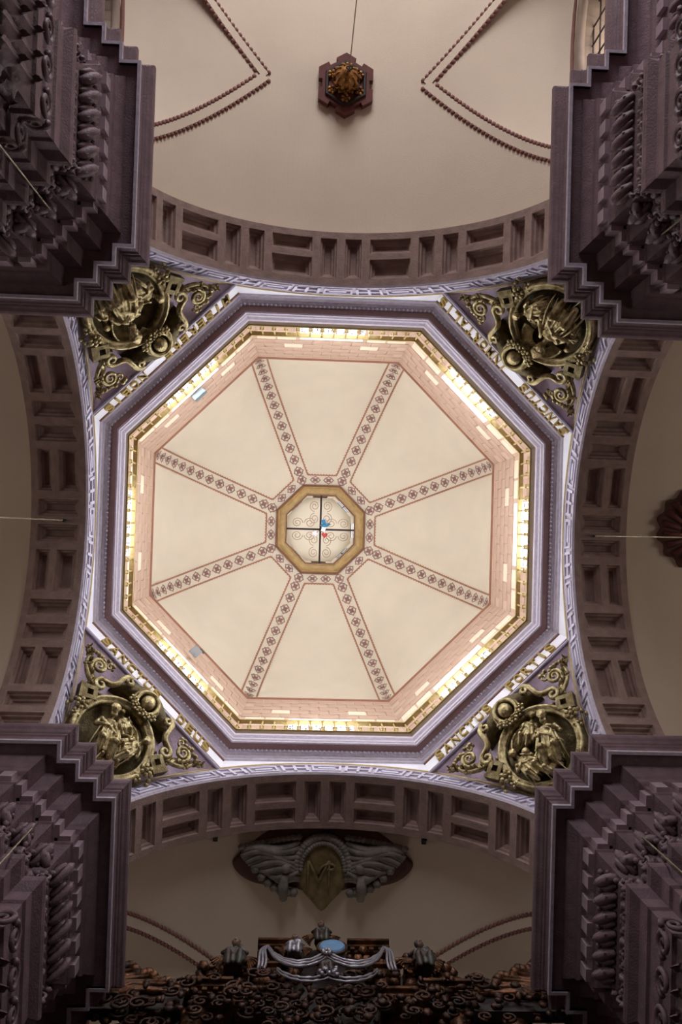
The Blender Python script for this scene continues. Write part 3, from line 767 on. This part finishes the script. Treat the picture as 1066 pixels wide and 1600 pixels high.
# ---------------------------------------------------------------- gilded medallions on the pendentives
def medallion(k, label, kind):
    q = k*PI/2; ca, sa = math.cos(math.radians(52)), math.sin(math.radians(52))
    o_ = Vector((math.cos(q+PI/4), math.sin(q+PI/4), 0)); u = Vector((o_.y, -o_.x, 0)); v = -o_*ca+Vector((0, 0, 1))*sa; w_ = u.cross(v)
    mt = Matrix((u, v, w_)).transposed().to_4x4(); mt.translation = o_*6.80+Vector((0, 0, 21.60))
    root = link('medallion', None); root.matrix_world = mt
    tag(root, label, 'medallion', 'gilded medallions on the pendentives')
    Rr = .93
    # dish
    b = MB(); n = 40
    b.loft([[(r*Rr*math.cos(2*PI*i/n), r*Rr*math.sin(2*PI*i/n), d) for i in range(n)] for r, d in ((1.05, -.45), (1.0, .02), (.93, .02), (.8, -.06), (.5, -.14), (.02, -.16))]); b.build('dish', 'golddark', root, True)
    # frame: fluted ring
    b = MB(); n = 72; pr = [(.86, .02), (.88, .12), (.93, .17), (.97, .13), (1.0, .19), (1.06, .20), (1.10, .14), (1.12, .0), (1.12, -.4)]
    b.loft([[(r*Rr*math.cos(2*PI*i/n), r*Rr*math.sin(2*PI*i/n), d) for i in range(n)] for r, d in pr]); b.build('ring_frame', 'gold', root, True)
    # hood plate behind the cartouche
    b = MB(); top, bot = [], []
    for i in range(25):
        x = -1+2*i/24; top.append((x*.86, 1.50-.24*x*x*1.0+.1*math.cos(x*PI*1.0)-.12*(abs(x) > .8), 0)); bot.append((x*.80, 1.18-.14*x*x, 0))
    for d0, d1 in ((.02, .12),):
        b.loft([[(x, y, -.35) for x, y, z in bot], [(x, y, d1) for x, y, z in bot], [(x, y-.02, d1+.1) for x, y, z in top], [(x, y, d0) for x, y, z in top], [(x, y, -.35) for x, y, z in top]], closed=False)
    b.build('hood_plate', 'golddark', root, True)
    # cartouche
    b = MB(); b.ball((0, 1.24, .24), (.17, .20, .13), 14, 9); b.build('cartouche_boss', 'gold', root, True)
    b = MB(); pts = [(.27*math.cos(t), 1.24+.29*math.sin(t), .22) for t in [2*PI*i/28 for i in range(28)]]; b.tube(pts, .05, 8, True)
    pts = [(.33*math.cos(t), 1.24+.36*math.sin(t), .14) for t in [2*PI*i/28 for i in range(28)]]; b.tube(pts, .045, 8, True)
    b.build('cartouche_frame', 'gold', root, True)
    b = MB()
    for x, y in ((-.3, 1.0), (.3, 1.0), (-.16, .92), (.16, .92), (0, .9)): flower(b, (x, y, .28), .12, 5)
    b.build('flower_garland', 'gold', root, True)
    for s_ in (-1, 1):
        # S-shaped arm with curls
        b = MB(); pts = spir(s_*.62, 1.32, .12, 1.1, .16, -s_, PI/2 if s_ > 0 else PI/2, 16)[::-1]+bez((s_*.62, 1.44, .16), (s_*.95, 1.35, .2), (s_*.62, .95, .18), (s_*1.0, .86, .16), 16)+spir(s_*1.05, .70, .16, 1.2, .14, -s_, PI/2, 18)
        n = len(pts); b.tube(pts, [.04+.035*math.sin(PI*i/n) for i in range(n)], 7); b.build('scroll_arm', 'gold', root, True)
        # square bracket with a pierced hole
        b = MB(); M2 = Matrix.Translation((s_*1.08, .36, .06)) @ Matrix.Rotation(s_*-.55, 4, 'Z')
        for cx_, cy_, dx, dy in ((0, .12, .33, .10), (0, -.12, .33, .10), (-.12, 0, .10, .16), (.12, 0, .10, .16)): b.box((cx_, cy_, 0), (dx, dy, .3), M2)
        b.box((s_*.21, .0, .04), (.08, .38, .24), M2)
        for q2 in (-1, 1): b.ball((s_*1.08+q2*.18, .36+.2, .1), .05, 6, 4); b.build('pierced_bracket', 'gold', root)
        b = MB(); flower(b, (s_*1.02, .02, .18), .17); flower(b, (s_*.97, -.25, .16), .13, 5)
        for q2 in range(5): b.ball((s_*(1.16+.03*q2), .15-.12*q2, .12), .06, 6, 4)
        b.build('flower_spray', 'gold', root, True)
        # corner cluster
        b = MB(); b.tube(spir(s_*1.38, 1.02, .2, 1.9, .14, s_, -PI/2, 34), [.06-.03*i/34 for i in range(35)], 7)
        b.tube(bez((s_*1.05, .62, .1), (s_*1.25, .55, .14), (s_*1.7, .75, .12), (s_*1.72, 1.12, .1), 16), [.07-.03*i/16 for i in range(17)], 7)
        b.tube(spir(s_*1.2, 1.2, .1, 1.3, .14, -s_, 0, 18), [.035-.015*i/18 for i in range(19)], 6)
        b.build('corner_scroll', 'gold', root, True)
        b = MB(); rnd = random.Random(k*2+s_)
        for q2 in range(9):
            t = q2/8; x, y = s_*(1.08+.72*t), 1.42-.62*t*t+.02
            put_leaf(b, (s_*(1.0+.75*t), .62+.5*t, .03), PI/2-s_*(1.9-1.1*t), .16, .24, .16)
            b.ball((s_*(1.15+.66*t), 1.33-.15*t+rnd.uniform(-.06, .06), .12+rnd.uniform(0, .05)), .055+.015*rnd.random(), 6, 4)
            if q2 % 2: b.ball((s_*(1.4+.36*t), .80+.4*t, .12), .06, 6, 4)
        flower(b, (s_*1.86, 1.22, .1), .1, 5); flower(b, (s_*1.60, .86, .14), .11, 5)
        b.build('leaf_cluster', 'gold', root, True)
    # halo / tiara ribs
    def fan(cx, cy, r0, r1, a0, a1, n, w_0):
        b = MB()
        for i in range(n):
            a = a0+(a1-a0)*i/(n-1); b.tube([(cx+r0*math.cos(a), cy+r0*math.sin(a), w_0), (cx+r1*math.cos(a), cy+r1*math.sin(a), w_0-.03)], [.014, .022], 4)
        pts = [(cx+r1*math.cos(a0+(a1-a0)*i/20), cy+r1*math.sin(a0+(a1-a0)*i/20), w_0-.03) for i in range(21)]; b.tube(pts, .03, 5)
        b.build('ribbed_halo', 'gold', root)
    if kind == 0:       # chancel/east: saint with kneeling group
        bust(root, 'robed_saint', .28, -.02, .78, -.5, beard=True, seed=3)
        bust(root, 'kneeling_figure', -.5, -.1, .6, .15, seed=5); bust(root, 'kneeling_figure', -.2, -.3, .6, .3, seed=6)
        bust(root, 'small_angel', .1, .5, .5, -1.0, seed=8); fan(-.12, .3, .08, .42, .4, 3.0, 26, .1)
    elif kind == 1:     # chancel/west
        bust(root, 'robed_saint', -.2, -.02, .78, .45, beard=True, seed=11); bust(root, 'small_angel', .42, .12, .62, -.4, seed=12)
        bust(root, 'small_angel', -.05, .48, .4, .9, seed=13); bust(root, 'kneeling_figure', .28, -.42, .55, -.5, seed=14); fan(.1, .2, .1, .42, 0, 2.4, 26, .12)
    elif kind == 2:     # nave/west
        bust(root, 'robed_saint', .08, -.1, .88, -.35, mitre=True, beard=True, seed=21); bust(root, 'small_angel', -.48, -.05, .62, .5, seed=22)
        fan(.15, .42, .24, .5, -1.2, 2.0, 30, .12); bust(root, 'kneeling_figure', .45, -.3, .5, -.6, seed=23)
    else:               # nave/east
        bust(root, 'robed_saint', -.12, -.08, .88, .2, mitre=True, seed=31); bust(root, 'small_angel', .48, .05, .62, -.5, seed=32)
        fan(-.1, .35, .26, .52, .2, 3.3, 34, .14); fan(.2, -.15, .12, .45, -.6, 1.6, 26, .22); bust(root, 'kneeling_figure', -.5, -.15, .45, .6, seed=33)
    return root
medallion(0, 'gilded carved medallion under the words SANCTUS FORTIS, saint and kneeling group', 0)
medallion(1, 'gilded carved medallion under the words SANCTUS DEUS, saint and two cherubs', 1)
medallion(2, 'gilded carved medallion under the words MISERERE NOBIS, figure with pointed headdress', 2)
medallion(3, 'gilded carved medallion under the words SANCTUS INMORTALIS, two fluted haloes', 3)

# ---------------------------------------------------------------- hanging cables
def cable(x, y, ztop, label, hook=True, zb=3.2, bulge=None):
    c = empty('hanging_cable', (x, y, ztop)); tag(c, label, 'cable')
    b = MB(); b.tube([(0, 0, 0), (0, 0, zb-ztop)], .014, 5); b.build('wire', 'cable', c)
    b = MB(); b.tube([(0, 0, .12), (0, 0, -.06)], .035, 6); pts = [(.07*math.cos(t), 0, -.1+.07*math.sin(t)) for t in [2*PI*i/12 for i in range(12)]]; b.tube(pts, .018, 5, True); b.build('hook', 'black', c)
    b = MB(); b.tube([(0, 0, zb-ztop), (0, 0, zb-ztop-.1)], [.03, .05], 6); b.build('end_weight', 'cable', c)
cable(4.93, 4.88, 21.35, 'thin cable hanging from the medallion below SANCTUS FORTIS')
cable(-4.85, 4.90, 21.35, 'thin cable hanging from the medallion below SANCTUS DEUS')
cable(-4.90, -4.92, 21.35, 'thin cable hanging from the medallion below MISERERE NOBIS')
cable(5.0, -4.93, 21.35, 'thin bright cable hanging from the medallion below SANCTUS INMORTALIS')
cable(6.24, 0.0, 22.78, 'thin cable hanging from the east arch soffit, black hook')
cable(-6.28, 0.0, 22.78, 'thin cable hanging from the west arch soffit')

# ---------------------------------------------------------------- hexagonal boss on the nave vault
boss = empty('ceiling_boss', (0, -YC, 23.16)); tag(boss, 'dark red hexagonal vault boss with gilded pendant, nave ceiling', 'boss')
def hexo(R, notch=.12):
    out = []
    for i in range(6):
        a0, a1 = PI/2+i*PI/3, PI/2+(i+1)*PI/3
        A, B = Vector((R*math.cos(a0), R*math.sin(a0))), Vector((R*math.cos(a1), R*math.sin(a1))); n = ((A+B)/2).normalized(); d = (B-A)
        out += [A, A+d*.36, A+d*.36-n*R*notch, A+d*.64-n*R*notch, A+d*.64]
    return out
b = MB(); pts = hexo(.76); b.loft([[(p.x, p.y, z) for p in pts] for z in (.1, -.22)], cap=True); b.build('notched_board', 'redboard', boss)
b = MB(); pr = [Vector((.52*math.cos(PI/2+i*PI/3), .52*math.sin(PI/2+i*PI/3))) for i in range(6)]; b.tube([(p.x, p.y, -.24) for p in pr], .05, 6, True); b.build('inner_border', 'retred', boss)
b = MB()
for q in range(6):
    a = q*PI/3+PI/6; flower(b, (.38*math.cos(a), .38*math.sin(a), -.28), .12, 5)
for q in range(12):
    a = q*PI/6; put_leaf(b, (.1*math.cos(a), .1*math.sin(a), -.28), a, .14, .3, -.12)
b.build('gilt_foliage', 'bossgold', boss, True)
b = MB(); b.loft([[(r*math.cos(2*PI*i/14), r*math.sin(2*PI*i/14), z) for i in range(14)] for r, z in ((.2, -.22), (.16, -.35), (.25, -.48), (.27, -.6), (.2, -.72), (.08, -.8), (.05, -.86))], cap=True)
for q in range(10): a = q*PI/5; b.tube([(.26*math.cos(a), .26*math.sin(a), -.45), (.3*math.cos(a), .3*math.sin(a), -.58), (.18*math.cos(a), .18*math.sin(a), -.76)], [.03, .04, .02], 5)
b.build('pendant_drop', 'bossgold', boss, True)
cable(0.05, -YC, 22.3, 'long dark cable hanging from the hexagonal boss in the nave')

# ---------------------------------------------------------------- stucco escutcheons on the vault crown
def vault_xyz(x, y, d=0):                              # point on the barrel of the +Y arm
    r = RV-d; t = x/RV; return (r*math.sin(t), y, ZS+r*math.cos(t))
def slab(b, outline, d0, d1, n=1):
    """outline: list of (x, y) round a centre; built as a domed slab under the vault"""
    cx = sum(p[0] for p in outline)/len(outline); cy = sum(p[1] for p in outline)/len(outline)
    rings = []
    for f, d in ((1, d0), (1, d1*.6), (.93, d1*.85), (.7, d1), (.35, d1*1.1), (.02, d1*1.12)):
        rings.append([vault_xyz(cx+(x-cx)*f, cy+(y-cy)*f, d) for x, y in outline])
    b.loft(rings)
esc = empty('escutcheon', (0, 8.2, 23.1)); tag(esc, 'winged stucco escutcheon with olive oval field on the chancel vault', 'escutcheon')
inv = Matrix.Translation((0, -8.2, -23.1))
def ebuild(b, nm, m_, par=esc, mt=inv):
    b.v = [tuple(mt @ Vector(p)) for p in b.v]; return b.build(nm, m_, par, True)
b = MB(); out = []
for i in range(60):
    a = 2*PI*i/60; c_, s_ = math.cos(a), math.sin(a)
    x = 2.18*abs(c_)**.75*(1 if c_ > 0 else -1); y = 7.98+(.78*s_+.22*abs(s_)*math.cos(2*a))*(1.0-.42*abs(c_)**3) - .16*abs(c_) 
    y += .28*math.exp(-(x/.45)**2)*(1 if s_ > 0 else -1)
    out.append((x, y))
slab(b, out, -.05, .07); ebuild(b, 'brown_backing', 'escrim')
for s_ in (-1, 1):
    b = MB(); rnd = random.Random(3)
    for q in range(13):
        t = q/12; y0 = 7.45+.95*t
        P = []
        for i in range(13):
            f = i/12; x = s_*(.55+1.5*f*(1-.30*abs(t-.25)-.25*t*t)); y = y0+(7.72-y0)*.75*f*f+.16*math.sin(f*5+t*4)*(.5+.5*f)
            P.append(vault_xyz(x, y, .12+.07*math.sin(PI*f)+.03*(q % 2)))
        b.tube(P, [.055+.05*math.sin(PI*i/12) for i in range(13)], 6)
    for q in range(12):
        f = q/11; b.ball(vault_xyz(s_*(.6+1.4*f), 7.33+.13*f, .12), (.1, .08, .07), 6, 4)
    for q in range(7):
        b.ball(vault_xyz(s_*(.7+.16*q), 8.62-.05*q*q*.35, .14), (.12, .13, .1), 6, 4)
    # small supporter cherub beside the field
    ebuild(b, 'drapery_wing', 'escut')
    b = MB(); b.tube([vault_xyz(s_*.95, 8.75, .2), vault_xyz(s_*.98, 8.45, .26), vault_xyz(s_*.95, 8.15, .24)], [.09, .13, .1], 8); b.ball(vault_xyz(s_*.93, 8.0, .26), .12, 8, 6)
    b.tube([vault_xyz(s_*.95, 8.25, .26), vault_xyz(s_*.6, 8.1, .24)], [.06, .04], 6); ebuild(b, 'cherub', 'escut')
b = MB(); out = [(.62*math.cos(2*PI*i/40), 8.12+.74*math.sin(2*PI*i/40)+.22*math.exp(-((math.cos(2*PI*i/40))/.3)**2)*(math.sin(2*PI*i/40) > 0)) for i in range(40)]
slab(b, out, .0, .2); ebuild(b, 'olive_field', 'olive')
b = MB()
for q in range(26):
    a = PI+PI*q/25; b.ball(vault_xyz(.66*math.cos(a), 8.05+.74*math.sin(a), .16), (.12, .1, .1), 6, 4); b.ball(vault_xyz(.54*math.cos(a), 8.05+.6*math.sin(a), .2), (.07, .07, .07), 6, 4)
ebuild(b, 'crown_border', 'escut')
b = MB()
# interlaced monogram relief on the field
for pts in ([(-.36, 7.85), (-.36, 8.45)], [(-.36, 7.85), (-.1, 8.3)], [(-.1, 8.3), (.16, 7.85)], [(.16, 7.85), (.16, 8.45)]):
    b.tube([vault_xyz(x, y, .25) for x, y in pts], .035, 6)
b.tube([vault_xyz(.1+.2*math.sin(t), 8.0+.14*math.cos(t)+.16*t/3-.1, .26) for t in [i*.35 for i in range(14)]], .03, 6)
ebuild(b, 'monogram', 'olive')
# east transept rosette escutcheon
er = empty('escutcheon', (8.95, -.25, 23.05)); tag(er, 'dark scalloped stucco escutcheon on the east transept vault', 'escutcheon')
mt = Matrix.Translation((-8.95, .25, -23.05)) @ Matrix.Rotation(-PI/2, 4, 'Z')
b = MB(); out = [((1.0+.06*math.cos(14*a))*math.cos(a)+.25, 8.95+(1.0+.06*math.cos(14*a))*math.sin(a)) for a in [2*PI*i/84 for i in range(84)]]
slab(b, out, .0, .16); ebuild(b, 'scalloped_back', 'escrim', er, mt)
b = MB()
for q in range(20):
    a = 2*PI*q/20; b.tube([vault_xyz(.25+.5*math.cos(a), 8.95+.5*math.sin(a), .2), vault_xyz(.25+.92*math.cos(a+.15), 8.95+.92*math.sin(a+.15), .17)], [.05, .09], 6)
out = [(.48*math.cos(2*PI*i/30)+.25, 8.95+.48*math.sin(2*PI*i/30)) for i in range(30)]; slab(b, out, .0, .26); ebuild(b, 'rayed_field', 'redboard', er, mt)

# small black spot fittings on the chancel vault
for x, y, lb in ((-2.62, 7.22, 'westernmost small black spot fitting on the chancel vault'), (.1, 7.2, 'middle small black spot fitting on the chancel vault'), (2.42, 7.25, 'easternmost small black spot fitting on the chancel vault')):
    p = vault_xyz(x, y); o = empty('spot_lamp', p); tag(o, lb, 'lamp')
    b = MB(); b.box((0, 0, -.02), (.1, .1, .08)); b.build('base', 'black', o)
    b = MB(); b.tube([(0, 0, -.05), (0, -.06, -.12), (0, -.14, -.2)], [.03, .05, .06], 8); b.build('shade', 'black', o)

# drum fittings
o = empty('wall_plate', (-4.02, -4.02, 29.3)); tag(o, 'small grey-blue plate on the north-west drum wall', 'plate')
mt = Matrix.Rotation(-PI/4, 4, 'Z'); b = MB(); b.box((0, 0, 0), (.42, .16, .5), mt); b.build('panel', 'boxblue', o)
b = MB(); b.box((.07, .07, 0), (.34, .04, .42), mt); b.build('grille', 'boxblue', o)
o = empty('loudspeaker', (-3.86, 3.86, 29.4)); tag(o, 'small grey loudspeaker on the south-west drum wall', 'loudspeaker')
mt = Matrix.Rotation(PI/4, 4, 'Z'); b = MB(); b.box((0, 0, 0), (.3, .3, .35), mt, .6); b.build('housing', 'brickview', o)
b = MB(); b.box((.12, -.12, -.02), (.2, .03, .2), mt); b.build('mesh_front', 'black', o)

# ---------------------------------------------------------------- altarpiece
YR = 9.15
ret = empty('altarpiece', (0, YR, 0)); tag(ret, 'dark gilded baroque altarpiece rising in the chancel', 'altarpiece')
for sx in (-1, 1):
    b = MB(); top = []
    for i in range(19):
        f = i/18; top.append((sx*(4.35-1.75*f), 18.15+1.35*(1-f)**.8+.09*math.sin(f*26)))
    pts = top+[(sx*2.6, 17.6), (sx*4.35, 17.6)]
    b.loft([[(x, y_, z) for x, z in pts] for y_ in (-.62, -.42)], cap=True); b.build('side_crest', 'retred', ret)
    b = MB()
    for i in range(18):
        f = i/17; c = (sx*(4.25-1.65*f), -.62, 18.1+1.3*(1-f)**.8+.09*math.sin(f*26)); b.ball(c, (.13, .1, .11), 6, 4)
        b.tube([(sx*4.3, -.64, 17.9), (c[0]*.5+sx*2.15, -.72, 17.9+(c[2]-17.9)*.6), c], [.03, .07, .03], 6)
    b.build('crest_leaves', 'retgold', ret, True)
b = MB(); out = [(-4.4, 0), (-4.4, 18.3), (-3.9, 18.55), (-3.3, 18.75), (-3.0, 19.1), (-2.5, 19.35), (-2.1, 19.9), (-1.75, 20.1), (-1.55, 20.55), (-1.35, 20.6), (-1.35, 20.95), (-.8, 21.1), (-.45, 21.45), (0, 21.6)]
pts = out+[(-x, z) for x, z in out[::-1][1:]]
b.loft([[(x, y, z) for x, z in pts] for y in (.15, .55)], cap=True); b.build('back_board', 'retred', ret)
for nm, z, x0, x1, dp in (('crest_cornice', 20.75, .5, 1.4, .35), ('upper_cornice', 19.6, .9, 1.5, .4), ('upper_cornice', 19.35, 1.55, 2.0, .55), ('main_cornice', 18.45, 1.0, 1.7, .5), ('main_cornice', 18.25, 1.75, 2.7, .75), ('main_cornice', 18.45, 2.8, 3.3, .5)):
    for s_ in (-1, 1):
        b = MB()
        for dz, dd in ((0, dp), (.1, dp+.08), (.2, dp+.16)): b.box((s_*(x0+x1)/2, -dd/2+.15, z+dz), (x1-x0, dd, .09))
        n = int((x1-x0)/.2)
        for q in range(n): b.box((s_*(x0+.1+q*.2), -dp+.1, z-.07), (.09, .1, .1))
        b.build(nm, 'retgold', ret)
for s_ in (-1, 1):
    for x, z0, z1, r in ((1.15, 18.6, 19.7, .16), (1.7, 18.6, 19.7, .14), (2.4, 15, 18.3, .22), (3.4, 15, 18.3, .22)):
        b = MB(); pts = [(s_*x+.06*math.cos(q*.7), -.25+.06*math.sin(q*.7), z0+(z1-z0)*q/30) for q in range(31)]; b.tube(pts, [r*(.85+.2*math.sin(q*1.4)) for q in range(31)], 8); b.build('twisted_column', 'retgold', ret, True)
    b = MB(); b.tube([(s_*(3.9-2.1*f), -.15, 18.7+1.5*f+.25*math.sin(f*9)) for f in [q/24 for q in range(25)]], [.12+.05*math.sin(q) for q in range(25)], 7)
    b.tube([(p[0]*1, p[2]-.3, p[1]) for p in spir(s_*2.2, 19.6, .4, 1.6, 0, s_, 0)], .07, 6)
    b.tube([(p[0]*1, p[2]-.3, p[1]) for p in spir(s_*3.4, 19.0, .3, 1.6, 0, s_, 0)], .06, 6); b.build('volute_flank', 'retgold', ret, True)
    b = MB(); rnd = random.Random(9)
    for q in range(60):
        f = rnd.random(); x = s_*(.5+3.6*f); zt = 21-2.3*f; b.ball((x, -.1-.25*rnd.random(), zt-rnd.random()*1.7), (.06+.08*rnd.random(),)*3, 6, 4)
    b.build('carved_foliage', 'retgold', ret, True)
for part_ in range(4):
    b = MB(); rnd = random.Random(40+part_)
    for q in range(90):
        x = rnd.uniform(-1.1, 1.1) if part_ < 2 else rnd.choice((-1, 1))*rnd.uniform(1.2, 4.3)
        z = rnd.uniform(17.3, 19.0) if part_ < 2 else rnd.uniform(17.2, 18.5); y = -.15-.55*rnd.random() if part_ < 2 else -.55-.35*rnd.random()
        if q % 3: b.ball((x, y, z), (.05+.07*rnd.random(), .06, .05+.06*rnd.random()), 6, 4)
        else: b.tube([(p[0], y-.0, p[1]) for p in spir(x, z, .12+.1*rnd.random(), 1.4, 0, rnd.choice((-1, 1)), rnd.random()*6, 14)], .028, 5)
    b.build('scroll_carving', 'retdark', ret, True, 'stuff')
b = MB()
for s_ in (-1, 1):
    for q in range(2): b.tube(bez((s_*.95, -.8, 18.75-.1*q), (s_*.75, -.9, 18.15-.12*q), (s_*.3, -.95, 17.95-.12*q), (0, -.9, 18.35-.16*q), 14), [.015+.015*math.sin(PI*i/14)+.01*math.sin(i*2.3+q) for i in range(15)], 6)
for q in range(9): b.ball((.16*math.cos(q*2.4), -.95, 18.2+.03*q), .05, 6, 4)
b.build('lower_swag', 'silver', ret, True)
b = MB(); b.loft([[(.27*r*math.cos(2*PI*i/28)+.16, y, 20.42+.27*r*math.sin(2*PI*i/28)) for i in range(28)] for r, y in ((1, -.3), (1, -.45), (.9, -.48), (.02, -.5))]); b.build('blue_disc', 'bluedisc', ret)
b = MB(); b.tube([(.30*math.cos(t)+.16, -.42, 20.42+.30*math.sin(t)) for t in [2*PI*i/30 for i in range(30)]], .035, 6, True); b.build('disc_frame', 'retgold', ret, True)
b = MB()
for s_ in (-1, 1):
    for q in range(3):
        pts = bez((s_*1.15, -.75, 19.75-.05*q), (s_*.95, -.85, 18.85-.1*q), (s_*.45, -.9, 18.55-.1*q), (0.03*s_, -.85, 19.3-.12*q), 14); b.tube(pts, [.02+.02*math.sin(PI*i/14)+.008*math.sin(i*2.1+q) for i in range(15)], 6)
    for q in range(3): b.tube(bez((s_*1.15, -.75, 19.75), (s_*(1.3+.05*q), -.8, 19.5), (s_*(1.1+.08*q), -.8, 19.2), (s_*(1.2+.06*q), -.75, 18.8), 10), .028, 6)
for q in range(7): b.ball((.07*math.cos(q*.9), -.9, 19.2+.07*math.sin(q*.9)), .05, 6, 4)
b.build('draped_swag', 'silver', ret, True)
def statue(x, z, scl, label, seed, y=YR-.5, robe='robe', wings=True):
    root = empty('statue', (x, y, z)); tag(root, label, 'statue')
    rot = Matrix.Rotation(PI/2, 4, 'X')                 # (u, v, w) -> u, -w, v : front towards the crossing
    tmp = empty('pose', (0, 0, 0), 0, root); tmp.name = 'figure'; tmp.rotation_euler = (PI/2, 0, 0)
    bust(tmp, 'robed_body', 0, 0, scl, .05*(seed % 3-1), robe, beard=False, seed=seed, vox=.03)
    b = MB(); head(b, (0, .625*scl, .41*scl), .168*scl, (0, -.2, 1), (0, 1, 0), False); b.build('face', 'flesh', tmp, True)
    if wings:
        for s_ in (-1, 1):
            b = MB()
            for q in range(6): b.tube(bez((s_*.1*scl, .2*scl, .05), (s_*.4*scl, (.6-.05*q)*scl, 0), (s_*(.7-.04*q)*scl, (.5-.12*q)*scl, 0), (s_*(.8-.06*q)*scl, (.2-.14*q)*scl, .02), 8), .04*scl, 5)
            b.build('wing', 'retgold', tmp, True)
statue(-.05, 21.1, .5, 'small painted figure crowning the altarpiece above the blue disc', 1, YR-.25)
statue(0.0, 19.62, .42, 'small painted bust in the altarpiece niche under the blue disc', 2, YR-.3, 'robe', False)
statue(-.62, 20.45, .45, 'pale painted angel left of the blue disc on the altarpiece', 3, YR-.3, 'silver')
statue(-1.8, 19.5, .6, 'dark painted angel at the west shoulder of the altarpiece', 4, YR-.5)
statue(1.9, 19.5, .6, 'dark painted angel at the east shoulder of the altarpiece', 5, YR-.5)
